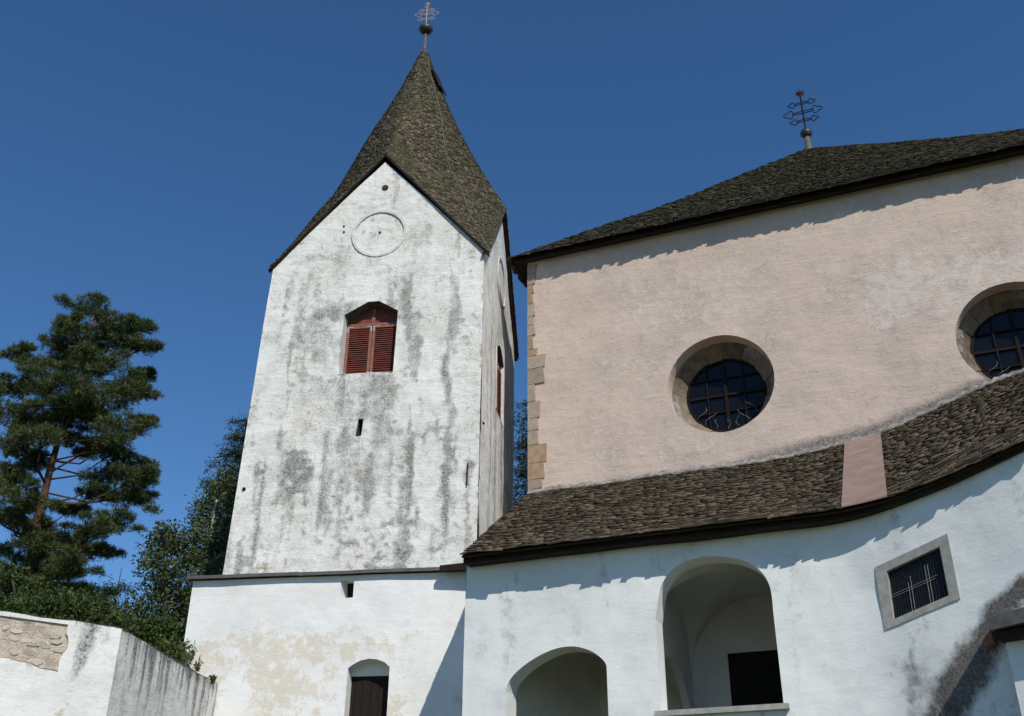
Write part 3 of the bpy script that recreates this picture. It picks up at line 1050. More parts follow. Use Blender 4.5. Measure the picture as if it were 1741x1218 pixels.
def orn_cross(c, h, arms, parent, mat, star_mat, wire=0.018, star=0.12, name='cross_rod', yaw=T):
    x, y, z = c
    d = yaw.d
    mb = MB()
    mb.tube([(x, y, z), (x, y, z + h)], wire * 1.3, 6)
    mb.build(name, mat, parent, tone=False)
    for frac, half, gap in arms:
        zz = z + h * frac
        mb = MB()
        for sg in (-1, 1):
            e = np.array(c) * [1, 1, 0] + [0, 0, zz]
            p1 = e + d * sg * half * 0.62
            mb.tube([e + [0, 0, gap * 1.2], p1 + [0, 0, gap * 0.7]], wire * 0.8, 4)
            mb.tube([e - [0, 0, gap * 1.2], p1 - [0, 0, gap * 0.7]], wire * 0.8, 4)
            # trefoil end
            lp = []
            for t in range(13):
                a = math.pi * (-0.85 + 1.7 * t / 12)
                rr = half * 0.24 * (1 + 0.35 * math.cos(3 * a))
                lp.append(e + d * sg * (half * 0.80 + rr * math.cos(a)) + np.array([0, 0, rr * math.sin(a)]))
            mb.tube([tuple(q) for q in lp], wire * 0.8, 4)
        mb.build('cross_arm', mat, parent, tone=False)
    # star
    mb = MB()
    n = 8
    for s_ in (0, 1):
        pts = []
        for i in range(2 * n):
            a = math.pi * i / n + 0.2 * s_
            r = star * (1.0 if i % 2 == 0 else 0.42)
            pts.append(np.array([x, y, z + h + star * 0.6]) + d * r * math.cos(a) + np.array([0, 0, r * math.sin(a)]))
        cc = np.array([x, y, z + h + star * 0.6])
        off = yaw.n * (0.05 if s_ else -0.05)
        mb.add([cc + off] + pts, [(0, i + 1, (i + 1) % (2 * n) + 1) for i in range(2 * n)])
    mb.build('star', star_mat, parent, tone=False)


orn_cross(tuple(tip + [0, 0, 1.30]), 1.0, ((0.36, 0.30, 0.03), (0.62, 0.42, 0.03), (0.82, 0.26, 0.03)), tower, M['gold'], M['gold'], 0.011, 0.16)

# ================================================================== LOW BUILDING AT THE TOWER FOOT
annex = thing('sacristy_annex', 'low white building with an arched doorway in front of the tower foot', 'building', tuple(AN.P(-4, BASE, -0.5)))
AL, AR, AZT = -7.42, 1.2, 9.02
dl, dr = AN.uz(593, 1133), AN.uz(662, 1133)
ZD = 6.74
door = [(-3.19, 2.5), (-2.165, 2.5), (-2.165, ZD + 0.02), (-2.30, ZD + 0.14), (-2.50, ZD + 0.21), (-2.69, ZD + 0.23), (-2.90, ZD + 0.19), (-3.08, ZD + 0.10), (-3.19, ZD + 0.02)]
aw = [AN.uz(*q) for q in ((579, 1017), (600, 1016), (600, 986), (576, 986))]
aw = [(aw[0][0], aw[0][1]), (aw[1][0], aw[0][1]), (aw[1][0], 8.93), (aw[0][0] - 0.03, 8.93)]


def annex_ochre(u, z):
    o = 0.62 * sstep(0.46, 0.66, fbm(u * 0.8, z * 0.8, 4, 61)) * sstep(8.3, 7.2, z + 0.8 * (fbm(u * 0.5, z * 0.5, 2, 62) - 0.5))
    o = np.maximum(o, 0.6 * sstep(6.6, 5.2, z) * sstep(0.42, 0.6, fbm(u, z, 3, 63)))
    return o


def annex_dirt(u, z):
    return 0.28 * sstep(0.56, 0.72, fbm(u * 2, z * 2, 4, 65)) * sstep(8.2, 6.5, z) + 0.25 * sstep(-7.0, -7.45, u)


panel('wall', AN, [(AL, 2.5), (AR, 2.5), (AR, AZT), (AL, AZT)], [door, aw], 0.11, M['annex'], annex, annex_dirt, annex_ochre, 0.03, seed=9)
mb = MB()
mb.add([AN.P(AL, 2.5, 0), AN.P(AL, AZT, 0), AN.P(AL, AZT, -4.5), AN.P(AL, 2.5, -4.5)], [(0, 1, 2, 3)])
mb.add([AN.P(AR, 2.5, 0), AN.P(AR, AZT, 0), AN.P(AR, AZT, -1.0), AN.P(AR, 2.5, -1.0)], [(3, 2, 1, 0)])
mb.build('wall', M['annex'], annex, tone=False)
reveal('door_reveal', AN, door, 0.0, -0.42, M['annex'], annex, amp=0.03, seed=9)
mb = MB()
for i in range(7):
    u0 = -3.3 + i * 0.2
    mb = MB()
    mb.box(AN, u0 + 0.004, u0 + 0.194, 2.5, ZD - 0.105, -0.46 - 0.008 * (i % 2), -0.40 - 0.008 * (i % 2))
    if i == 0:
        dleaf = mb.build('door', M['wood'], annex, tone=False)
    else:
        mb.build('door_plank', M['wood'], dleaf, tone=False)
mb = MB()
mb.box(AN, -3.4, -2.0, ZD - 0.10, ZD + 0.4, -0.45, -0.38)
mb.build('door_lintel', M['annex'], annex, tone=False)
reveal('window_reveal', AN, aw, 0.0, -0.40, M['annex'], annex, loop2=[(aw[0][0] + .06, aw[0][1]), aw[1], aw[2], (aw[3][0] + .06, aw[3][1])], amp=0.03, seed=9)
mb = MB()
mb.box(AN, aw[0][0] - 0.1, aw[1][0] + 0.1, aw[0][1] - 0.1, 9.0, -0.44, -0.39)
mb.build('window_dark', M['black'], annex, tone=False)
# flat sheet roof with a thin front lip
mb = MB()
for i in range(6):
    u0 = AL - 0.12 + i * (AR - AL + 0.1) / 6
    u1 = AL - 0.12 + (i + 1) * (AR - AL + 0.1) / 6
    j = 0.006 * math.sin(i * 2.3)
    mb.hexa([AN.P(u0, AZT + 0.005 + j, 0.17), AN.P(u1, AZT + 0.005 + j, 0.17), AN.P(u1, AZT + 0.10, -0.49), AN.P(u0, AZT + 0.10, -0.49),
             AN.P(u0, AZT + 0.085 + j, 0.17), AN.P(u1, AZT + 0.085 + j, 0.17), AN.P(u1, AZT + 0.26, -0.49), AN.P(u0, AZT + 0.26, -0.49)])
mb.build('roof_sheet', M['sheet'], annex, tone=False)
mb = MB()
mb.hexa([AN.P(AL - .12, AZT + .02, -0.5), AN.P(-6.95, AZT + .02, -0.5), AN.P(-6.95, AZT + .02, -4.6), AN.P(AL - .12, AZT + .02, -4.6),
         AN.P(AL - .12, AZT + .24, -0.5), AN.P(-6.95, AZT + .24, -0.5), AN.P(-6.95, AZT + .24, -4.6), AN.P(AL - .12, AZT + .24, -4.6)])
mb.build('roof_sheet', M['sheet'], annex, tone=False)
# short dark gutter end by the porch
a = AN.uz(752, 974)
mb = MB()
mb.hexa([AN.P(a[0], a[1] - .05, .35), AN.P(a[0] + 1.2, a[1] - .05, .45), AN.P(a[0] + 1.2, a[1] - .05, .172), AN.P(a[0], a[1] - .05, .172),
         AN.P(a[0], a[1] + .08, .35), AN.P(a[0] + 1.2, a[1] + .14, .45), AN.P(a[0] + 1.2, a[1] + .14, .172), AN.P(a[0], a[1] + .08, .172)])
mb.build('gutter_end', M['eave'], annex, tone=False)

# ================================================================== NAVE
nave = thing('church_nave', 'high pale pink church building with two round windows and a pyramid shingle roof', 'church', tuple(NV.P(8.5, BASE, -7)))
NL, ND, NZ = 18.02, 16.0, 20.28
OC = [(5.73, 14.65), (13.36, 14.67)]
OR = 1.49


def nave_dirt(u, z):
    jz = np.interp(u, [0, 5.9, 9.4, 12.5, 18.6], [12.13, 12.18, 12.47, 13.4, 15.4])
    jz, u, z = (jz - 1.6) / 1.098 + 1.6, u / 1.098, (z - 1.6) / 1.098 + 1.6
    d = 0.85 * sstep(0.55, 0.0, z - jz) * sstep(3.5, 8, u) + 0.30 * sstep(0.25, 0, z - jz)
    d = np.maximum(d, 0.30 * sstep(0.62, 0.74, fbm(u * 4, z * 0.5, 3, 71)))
    d = np.maximum(d, 0.32 * sstep(0.6, 0.72, fbm(u * 0.7, z * 3.0, 4, 72)) )
    # straight seam under the round window and day joints
    d = np.maximum(d, 0.42 * sstep(0.05, 0.0, np.abs(u - 5.32 - 0.05 * np.sin(z * 5))) * (z < 12.2))
    for cu in (4.3, 4.75, 5.9, 6.3, 10.9, 11.6, 12.6):
        d = np.maximum(d, 0.40 * sstep(0.14, 0.02, np.abs(u - cu - 0.05 * np.sin(z * 3 + cu))) * sstep(12.6, 12.1, z) * (0.4 + fbm(u * 9, z * 0.4, 2, 76)))
    d = np.maximum(d, 0.34 * sstep(0.56, 0.72, fbm(u * 3.2, z * 0.25, 3, 78)) * sstep(15.2, 16.8, z))
    for z0, u0, u1 in ((15.9, 9.0, 14), (13.9, 6.6, 9.0), (16.6, 0.6, 4.0), (12.9, 0.5, 2.0), (14.6, 9.5, 10.9)):
        d = np.maximum(d, 0.30 * sstep(0.05, 0, np.abs(z - z0 - 0.2 * (fbm(u * 1.2, z * 0, 3, 75) - 0.5))) * (u > u0) * (u < u1))
    return d


def nave_ochre(u, z):      # greyer later render patches
    u, z = u / 1.098, (z - 1.6) / 1.098 + 1.6
    n = 0.35 * (fbm(u * 1.3, z * 1.3, 3, 81) - 0.5)
    o = 0.55 * ((u + n > 9.0) & (u + n < 15) & (z + n < 15.9) & (z + n > 14.2))
    o = np.maximum(o, 0.40 * ((u + n > 7.9) & (u + n < 10.6) & (z + n < 16.4) & (z + n > 15.2)))
    o = np.maximum(o, 0.38 * sstep(0.5, 0.62, fbm(u * 0.35, z * 0.5, 3, 83)))
    o = np.maximum(o, 0.42 * ((u + n > 2.6) & (u + n < 7) & (z + n < 16.9) & (z + n > 15.3)))
    return o


NFL = 7.0
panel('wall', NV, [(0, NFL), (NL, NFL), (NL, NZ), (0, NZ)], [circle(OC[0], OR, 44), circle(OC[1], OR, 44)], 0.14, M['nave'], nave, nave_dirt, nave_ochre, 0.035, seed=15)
mb = MB()
mb.add([NV.P(0, 2.5, 0), NV.P(0, NZ, 0), NV.P(0, NZ, -ND), NV.P(0, 2.5, -ND)], [(0, 1, 2, 3)])
mb.add([NV.P(0, 2.5, -ND), NV.P(0, NZ, -ND), NV.P(NL, NZ, -ND), NV.P(NL, 2.5, -ND)], [(0, 1, 2, 3)])
mb.add([NV.P(NL, 2.5, -ND), NV.P(NL, NZ, -ND), NV.P(NL, NZ, 0), NV.P(NL, 2.5, 0)], [(0, 1, 2, 3)])
mb.add([NV.P(0, 2.5, -0.05), NV.P(NL, 2.5, -0.05), NV.P(NL, NFL + .02, -0.05), NV.P(0, NFL + .02, -0.05)], [(0, 1, 2, 3)])
mb.build('wall', M['nave'], nave, tone=False)

# quoin stones at the left corner
zq = 19.88
widths = [(.55, .30), (.50, .36), (.42, .30), (.34, .34), (.46, .42), (.36, .28), (.52, .34), (.30, .44), (.50, .22), (.98, .40), (1.02, .48), (.40, .52), (.72, .50), (.66, .36), (.68, .42),
          (1.04, .52), (.92, .46), (.84, .26), (.64, .30), (1.0, .50), (.36, .36), (.90, .46), (.6, .40), (.8, .4)]
for i, (wq, hq) in enumerate(widths):
    hq *= 1.098
    if zq - hq < 11.6:
        break
    mb = MB()
    wq *= 0.53
    x1 = wq + random.uniform(-.03, .03)
    mb.hexa([NV.P(-0.012, zq - hq + .012, .012), NV.P(x1, zq - hq + .012, .036), NV.P(x1 - .02, zq - hq + .012, -0.30), NV.P(-0.012, zq - hq + .012, -0.45),
             NV.P(-0.012, zq - .010, .016), NV.P(x1 + random.uniform(-.06, .05), zq - .010, .036), NV.P(x1 - .02, zq - .010, -0.30), NV.P(-0.012, zq - .010, -0.45)], random.random())
    mb.build('quoin_stone', M['quoin_brown'] if i in (3, 8, 15, 16) else M['quoin'], nave)
    zq -= hq


def oculus(F, c, R, parent):
    # plaster reveal
    n = 44
    dp = 0.42
    r1, r2 = R - 0.015, R * 0.755
    d2 = 0.84
    fr = MB()
    nn = 48
    for i in range(nn):           # round iron frame
        a0, a1 = 2 * math.pi * i / nn, 2 * math.pi * (i + 1) / nn
        q = []
        for w in (-d2 - 0.05, -d2 + 0.03):
            for a in (a0, a1):
                for rr in (r2 - 0.06, r2 + 0.02):
                    q.append(F.P(c[0] + rr * math.cos(a), c[1] + rr * math.sin(a), w))
        fr.hexa([q[0], q[1], q[3], q[2], q[4], q[5], q[7], q[6]])
    w = fr.build('round_window', M['iron'], parent, tone=False)
    V, Fc = [], []
    for i in range(n):
        a = 2 * math.pi * i / n
        u, z = c[0] + R * math.cos(a), c[1] + R * math.sin(a)
        V.append(F.P(u, z, float(wob(u, z, 0.035, 15))))
        V.append(F.P(c[0] + r1 * math.cos(a), c[1] + r1 * math.sin(a), -dp))
    for i in range(n):
        j = (i + 1) % n
        Fc.append((2 * i, 2 * j, 2 * j + 1, 2 * i + 1))
    mk('plaster_reveal', V, Fc, M['nave'], w, True)
    # splayed ring of stones
    ns = 15
    ang = np.cumsum(np.concatenate([[0.2], np.random.default_rng(int(c[0] * 10)).uniform(0.75, 1.25, ns)]))
    ang = ang[0] + (ang - ang[0]) / (ang[-1] - ang[0]) * 2 * math.pi
    for i in range(ns):
        a0, a1 = ang[i] + 0.006, ang[i + 1] - 0.006
        mb = MB()
        m = 5
        V, Fc = [], []
        jr = random.uniform(-.02, .02)
        jw = random.uniform(0, .05)
        for k in range(m):
            a = a0 + (a1 - a0) * k / (m - 1)
            cs, sn = math.cos(a), math.sin(a)
            for rr, wv in ((r1 + jr, -dp - jw), (r2 + jr * 1.4, -d2 + .02), (r2 + 0.4, -d2 + .02), (r1 + 0.3, -dp - jw)):
                V.append(F.P(c[0] + rr * cs, c[1] + rr * sn, wv))
        for k in range(m - 1):
            for e in range(4):
                Fc.append((k * 4 + e, k * 4 + (e + 1) % 4, (k + 1) * 4 + (e + 1) % 4, (k + 1) * 4 + e))
        Fc += [(0, 1, 2, 3), ((m - 1) * 4 + 3, (m - 1) * 4 + 2, (m - 1) * 4 + 1, (m - 1) * 4)]
        mb.add(V, Fc, random.random())
        mb.build('voussoir', M['vouss'], w)
    V, Fc = [], []
    for i in range(n):
        a = 2 * math.pi * i / n
        for rr, wv in ((r1 + .022, -dp - .01), (r2 + .022, -d2 + .0)):
            V.append(F.P(c[0] + rr * math.cos(a), c[1] + rr * math.sin(a), wv))
    for i in range(n):
        j = (i + 1) % n
        Fc.append((2 * i, 2 * j, 2 * j + 1, 2 * i + 1))
    mk('joint_mortar', V, Fc, M['mortar'], w, True)
    # panes between the bars
    us = [-r2, -r2 * 0.46, 0, r2 * 0.46, r2]
    zs = [-r2, -r2 * 0.48, 0, r2 * 0.48, r2]
    for i in range(4):
        for j in range(4):
            a, b, lo, hi = us[i] + .03, us[i + 1] - .03, zs[j] + .03, zs[j + 1] - .03
            t1, t2 = random.uniform(-.012, .012), random.uniform(-.012, .012)
            # clip the pane to the circle
            pg = [(a, lo), (b, lo), (b, hi), (a, hi)]
            pg = [p for p in resample(pg, 0.06)]
            pg = [(x, y) if math.hypot(x, y) < r2 - .02 else (x * (r2 - .02) / math.hypot(x, y), y * (r2 - .02) / math.hypot(x, y)) for x, y in pg]
            q = [pg[0]]
            for p in pg[1:]:
                if math.hypot(p[0] - q[-1][0], p[1] - q[-1][1]) > 0.01:
                    q.append(p)
            mb = MB()
            n_ = len(q)
            V = [F.P(c[0] + x, c[1] + y, -d2 - .02 + t1 * x / r2 + t2 * y / r2) for x, y in q] + [F.P(c[0] + x, c[1] + y, -d2 - .045) for x, y in q]
            mb.add(V, [tuple(range(n_)), tuple(range(n_, 2 * n_))[::-1]] + [(k, k + n_, (k + 1) % n_ + n_, (k + 1) % n_) for k in range(n_)])
            mb.build('pane', M['glass'], w, tone=False)
    for k, (pos, wd) in enumerate(((0, .042), (-r2 * 0.46, .02), (r2 * 0.46, .02))):
        h = math.sqrt(r2 ** 2 - pos ** 2)
        for vert in (0, 1):
            mb = MB()
            o_ = 0.004 * vert
            if vert:
                mb.box(F, c[0] + pos - wd, c[0] + pos + wd, c[1] - h, c[1] + h, -d2 - .04, -d2 + .055 - o_)
            else:
                mb.box(F, c[0] - h, c[0] + h, c[1] + pos - wd * .8, c[1] + pos + wd * .8, -d2 - .04, -d2 + .045 - o_)
            mb.build('glazing_bar', M['iron'], w, tone=False)
    # loose wires of a guard
    for k in range(7):
        mb = MB()
        a = -math.pi * (0.22 + 0.58 * k / 6)
        p0 = np.array([math.cos(a), math.sin(a)]) * (r2 - .05)
        pts = []
        for t in range(7):
            tt = t / 6
            p = p0 * (1 - 0.33 * tt) + np.array([0.13 * math.sin(3.2 * tt + k * 2.1), 0.10 * tt * math.cos(k)]) * tt ** 0.6
            pts.append(tuple(F.P(c[0] + p[0], c[1] + p[1], -d2 + 0.10 + 0.03 * math.sin(k + t))))
        mb.tube(pts, 0.0045, 4)
        mb.build('guard_wire', M['lead'], w, tone=False)
    mb = MB()
    mb.prism(F, circle(c, r2 + .1, 32), -d2 - .20, -d2 - .10)
    mb.build('dark_interior', M['black'], w, tone=False)


for c in OC:
    oculus(NV, c, OR, nave)

# ---- nave roof: pyramid with a finial
EO, EZ = 0.52, 19.93
E0 = np.array(NV.P(-EO, EZ, EO))
APX = np.array(NV.P(8.72, 27.95, -7.8))
CORN = [NV.P(-EO, EZ, EO), NV.P(NL + EO, EZ, EO), NV.P(NL + EO, EZ, -ND - EO), NV.P(-EO, EZ, -ND - EO)]
for k in range(4):
    a, b = np.array(CORN[k]), np.array(CORN[(k + 1) % 4])

    def surf(f, s, a=a, b=b, k=k):
        f, s = np.asarray(f, float), np.asarray(s, float)
        sc = np.clip(s, -0.05, 1)[..., None]
        p = (a * (1 - f[..., None]) + b * f[..., None]) * (1 - sc) + APX * sc
        sag = 0.16 * (fbm(p[..., 0] * 0.35, p[..., 1] * 0.35, 3, 77) - 0.5) * sstep(0, 0.1, s) * sstep(1.0, 0.9, s)
        p[..., 2] += sag - 0.16 * np.sin(np.pi * np.clip(s, 0, 1))
        return p
    dk = gridsurf('roof', surf, 24, 20, 0.009, 1.0, M['deck'], nave)
    if k in (0, 3):
        shingles('shingle_cover', nave, dk, surf, 0.0, 0.985, 0.14, 0.11, 0.30, 0.026, M['sh_nave'], nparts=300 if k == 0 else 0, ragged=0.40, seed=40 + k)
# boxed eave
mb = MB()
for k in range(4):
    a, b = np.array(CORN[k]), np.array(CORN[(k + 1) % 4])
    cin = [NV.P(-.02, EZ, .02), NV.P(NL + .02, EZ, .02), NV.P(NL + .02, EZ, -ND - .02), NV.P(-.02, EZ, -ND - .02)]
    ai, bi = np.array(cin[k]), np.array(cin[(k + 1) % 4])
    ex = (b - a) / np.linalg.norm(b - a)
    ins = 0.36
    up = np.array([0, 0, 1.0])
    av, bv = a + (ai - a) * ins, b + (bi - b) * ins
    mb.hexa([av - up * .03, bv - up * .03, bi + up * .05, ai + up * .05, av + up * .10, bv + up * .10, bi + up * .30, ai + up * .30])
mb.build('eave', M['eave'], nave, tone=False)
# finial
mb = MB()
mb.lathe(APX, [(0.24, -0.35), (0.16, 0.05), (0.12, 0.1), (0.115, 0.62)], 12)
mb.build('finial_pole', M['pole'], nave, True, tone=False)
mb = MB()
mb.lathe(APX + [0, 0, 0.58], [(0.08, -0.03), (0.17, 0.03), (0.235, 0.15), (0.235, 0.22), (0.17, 0.35), (0.05, 0.41)], 18)
mb.build('finial_ball', M['patina'], nave, True, tone=False)
orn_cross(tuple(APX + [0, 0, 0.95]), 1.75, ((0.28, 0.50, 0.045), (0.52, 0.68, 0.05), (0.78, 0.48, 0.045)), nave, M['iron'], M['red_iron'], 0.026, 0.22, yaw=NV)

# ================================================================== PORCH
porch = thing('arcaded_porch', 'white arcaded porch with two arched openings and a lean-to shingle roof', 'building', tuple(PO.P(4, BASE, -2)))


def zpt(zx, zy):
    return (780 + zx * 0.3597, 780 + zy * 0.3597)


a1 = [PO.uz(*zpt(*q)) for q in ((222, 1100), (232, 1060), (265, 1015), (330, 960), (400, 920), (460, 895), (525, 885), (580, 892), (630, 910), (665, 935), (690, 960))]
a1 = [(0.99, 3.0), (0.99, a1[0][1])] + a1[1:] + [(3.06, a1[-1][1] - 0.08), (3.06, 3.0)]
a2 = [PO.uz(*zpt(*q)) for q in ((945, 640), (960, 585), (1000, 530), (1050, 492), (1110, 470), (1190, 459), (1270, 462), (1340, 477), (1400, 505), (1445, 550), (1470, 600), (1480, 650))]
a2 = [(4.07, 4.90), (4.07, 6.60)] + [(max(4.08, u), z) for u, z in a2] + [(6.30, 6.55), (6.30, 4.90)]


def chaikin(L, a, b):
    mid = L[a:b]
    for _ in range(2):
        o_ = [mid[0]]
        for p, q in zip(mid[:-1], mid[1:]):
            o_ += [(p[0] * .75 + q[0] * .25, p[1] * .75 + q[1] * .25), (p[0] * .25 + q[0] * .75, p[1] * .25 + q[1] * .75)]
        mid = o_ + [mid[-1]]
    return L[:a] + mid + L[b:]


a1, a2 = chaikin(a1, 1, len(a1) - 1), chaikin(a2, 1, len(a2) - 1)
wf = [PW.uzB(*q) for q in ((1488, 966), (1505, 1073), (1633, 1018), (1611, 908))]
wi = [PW.uzB(*q) for q in ((1508, 972), (1519, 1054), (1614, 1013), (1598, 930))]
wi = [wi[0], wi[1], wi[2], wi[3]]
PL, PR = 0.05, UB + 7.6
lip_px = [(785, 943), (950, 924), (1100, 905), (1300, 884), (1432, 868), (1512, 848), (1600, 815), (1680, 780), (1741, 752)]
jun_px = [(898, 842), (1020, 826), (1150, 806), (1330, 775), (1437, 755), (1500, 737), (1600, 692), (1690, 651), (1741, 632)]
lip, jun = [], []
for i, q in enumerate(lip_px):
    if q[0] <= 1432:
        p = PO.hit(*q, 0.55)
        p[2] = 8.13
    else:
        p = PB.hit(*q, np.interp(q[0], [1432, 1512, 1741], [0.50, 0.30, 0.17]))
    lip.append(p)
lip[0] = PO.P(PO.uz(785, 943, .55)[0] - 0.02, 8.13, .55)
for i in (1, 2, 3):
    pass
for q in jun_px:
    jun.append(NV.hit(*q, 0.02))
for i in range(4):
    jun[i][2] = 12.14
for k in range(4):
    lip.append(lip[-1] + (lip[-1] - lip[-2]) * 1.1)
    jun.append(jun[-1] + (jun[-1] - jun[-2]) * 1.1)
lip, jun = np.array(lip), np.array(jun)
cf = np.concatenate([[0], np.cumsum(np.linalg.norm(np.diff(lip, axis=0), axis=1))])
cf /= cf[-1]


def smooth_line(pts, f):
    # Catmull-Rom through pts at parameters cf
    f = np.clip(f, 0, 1)
    i = np.clip(np.searchsorted(cf, f, side='right') - 1, 0, len(cf) - 2)
    h = cf[i + 1] - cf[i]
    t = ((f - cf[i]) / h)[..., None]
    m = np.gradient(pts, cf, axis=0)
    m0, m1 = m[i] * h[..., None], m[i + 1] * h[..., None]
    p0, p1 = pts[i], pts[i + 1]
    return (2 * t ** 3 - 3 * t ** 2 + 1) * p0 + (t ** 3 - 2 * t ** 2 + t) * m0 + (-2 * t ** 3 + 3 * t ** 2) * p1 + (t ** 3 - t ** 2) * m1


def proof(f, s):
    f, s = np.broadcast_arrays(np.asarray(f, float), np.asarray(s, float))
    a, b = smooth_line(lip, f), smooth_line(jun, f)
    p = a * (1 - s[..., None]) + b * s[..., None]
    p = p.copy()
    p[..., 2] += 0.05 * (fbm(p[..., 0] * 0.8, p[..., 1] * 0.8, 3, 33) - 0.5) * sstep(0, .05, s)
    return p


# wall top follows the underside of the eave
uu = np.linspace(PL, PR, 60)
tops = []
fd = np.linspace(0, 1, 400)
lp = proof(fd, np.zeros(400))
for u in uu:
    p = PW.P(u, 0)
    tgt = np.hypot(lp[:, 0] - p[0], lp[:, 1] - p[1])
    tops.append(float(lp[tgt.argmin(), 2]) + 0.02)
outline = [(PL, 2.6), (PR, 2.6)] + [(float(u), z) for u, z in zip(uu[::-1], tops[::-1])]


def porch_dirt(u, z):
    d = np.zeros(len(u))
    # soot-black damp stain along the canopy and rising from the ground
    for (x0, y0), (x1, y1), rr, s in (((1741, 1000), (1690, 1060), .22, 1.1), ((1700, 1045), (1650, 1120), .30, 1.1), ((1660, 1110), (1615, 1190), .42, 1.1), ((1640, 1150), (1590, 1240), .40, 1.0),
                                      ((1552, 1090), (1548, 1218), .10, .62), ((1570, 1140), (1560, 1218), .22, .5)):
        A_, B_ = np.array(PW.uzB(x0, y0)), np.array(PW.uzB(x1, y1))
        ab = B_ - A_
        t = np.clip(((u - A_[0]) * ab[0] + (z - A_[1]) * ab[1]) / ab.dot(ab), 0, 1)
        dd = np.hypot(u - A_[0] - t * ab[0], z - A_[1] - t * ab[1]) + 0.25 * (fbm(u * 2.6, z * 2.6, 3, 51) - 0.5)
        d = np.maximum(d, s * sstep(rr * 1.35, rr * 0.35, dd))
    d = np.maximum(d, 0.26 * sstep(0.58, 0.73, fbm(u * 2.2, z * 1.6, 4, 53)))
    d = np.maximum(d, 0.30 * sstep(0.56, 0.72, fbm(u * 5, z * 0.4, 3, 55)) * sstep(0.4, 0.6, fbm(u * .5, z * .5, 2, 56)))
    for cu in (4.1, 5.0, 5.9, 6.28):
        d = np.maximum(d, 0.42 * sstep(0.12, 0.02, np.abs(u - cu)) * (z < 4.85))
    return d


def porch_ochre(u, z):
    A_ = np.array(PW.uzB(1620, 1215))
    o = 0.6 * (np.hypot(u - A_[0], z - A_[1]) < 0.22)
    return np.maximum(o, 0.30 * sstep(0.55, 0.68, fbm(u * .9, z * .9, 3, 54)))


panel('wall', PW, outline, [a1, a2, wi], 0.10, M['porch'], porch, porch_dirt, porch_ochre, 0.03, seed=27)
PT = 0.52
panel('inner_wall', PW, [(PL, 2.6), (UB + 0.2, 2.6), (UB + 0.2, 8.0), (PL, 8.0)], [a1, a2], 0.4, M['inside'], porch, w=-PT, amp=0.0, flip=True)
reveal('arch_reveal', PW, a1, 0, -PT, M['porch'], porch, amp=0.03, seed=27)
reveal('arch_reveal', PW, a2, 0, -PT, M['porch'], porch, amp=0.03, seed=27)
# sill slab of the large arch
mb = MB()
mb.box(PO, 3.98, 6.40, 4.80, 4.895, -PT - .05, 0.13)
mb.build('arch_sill', M['frame_stone'], porch, tone=False)
# end wall on the left, back room
Dn = float(np.dot(NV.P(0, 0) - PO.P(0, 0), -PO.n))        # depth from the porch front to the nave wall
eb = PO.O + PO.d * float(np.dot(NV.P(0, 0) - PO.P(0, 0), PO.d)) - PO.n * (Dn - 0.02)
mb = MB()
ep = np.array(eb)
mb.add([PO.P(PL, 2.6, 0), PO.P(PL, tops[0], 0), (ep[0], ep[1], 11.1), (ep[0], ep[1], 2.6)], [(0, 1, 2, 3)])
mb.build('wall', M['porch'], porch, tone=False)
mb = MB()
BK = -4.15
ur_ = UB + 0.2
mb.add([PO.P(1.35, 2.6, BK), PO.P(ur_ + 1, 2.6, BK), PO.P(ur_ + 1, 8.1, BK), PO.P(1.35, 8.1, BK)], [(0, 1, 2, 3)])
mb.add([PO.P(0.3, 2.6, -PT), PO.P(1.6, 2.6, BK), PO.P(1.6, 8.1, BK), PO.P(0.3, 8.1, -PT)], [(0, 1, 2, 3)])
mb.add([PO.P(ur_, 2.6, -PT), PO.P(ur_, 2.6, BK), PO.P(ur_, 8.1, BK), PO.P(ur_, 8.1, -PT)], [(3, 2, 1, 0)])
mb.build('back_wall', M['inside'], porch, tone=False)
mb = MB()
mb.box(PO, 0.2, ur_, 2.7, 3.05, BK, -0.02)
mb.build('floor', M['paving'], porch, tone=False)
# dark doorway in the back wall
dx0, dz1 = PO.uz(1238, 1113, BK)
dx1 = PO.uz(1345, 1113, BK)[0]
mb = MB()
mb.box(PO, dx0, dx1 + 0.2, 3.05, dz1, BK - .02, BK + .06)
mb.build('inner_door', M['black'], porch, tone=False)
mb = MB()
mb.box(PO, dx0 - .1, dx0 - .002, 3.05, dz1 + .1, BK - .02, BK + .09)
mb.box(PO, dx0, dx1 + 0.3, dz1 + .002, dz1 + .1, BK - .02, BK + .09)
mb.build('door_surround', M['inside'], porch, tone=False)
# groin vaults
for (b0, b1, crown, spr) in ((0.35, 3.62, 6.9, 5.2), (3.78, 7.25, 7.98, 6.35)):
    n = 30
    U = np.linspace(b0, b1, n)
    Wd = np.linspace(-PT + .01, BK + .005, n)
    Ug, Wg = np.meshgrid(U, Wd)
    fu = np.clip(np.abs((Ug - (b0 + b1) / 2) / ((b1 - b0) / 2)), 0, 1)
    fw = np.clip(np.abs((Wg - (Wd[0] + Wd[-1]) / 2) / ((Wd[-1] - Wd[0]) / 2)), 0, 1)
    Z = spr + (crown - spr) * np.maximum(np.sqrt(1 - fu ** 2), np.sqrt(1 - fw ** 2))
    idx = np.arange(n * n).reshape(n, n)
    mk('vault', PO.P(Ug.ravel(), Z.ravel(), Wg.ravel()), np.stack([idx[:-1, :-1], idx[1:, :-1], idx[1:, 1:], idx[:-1, 1:]], -1).reshape(-1, 4), M['inside'], porch, False)
mb = MB()        # cross wall with an arch between the two bays
n = 15
cw = (-PT + BK) / 2
hw = (-BK - PT) / 2 - 0.35
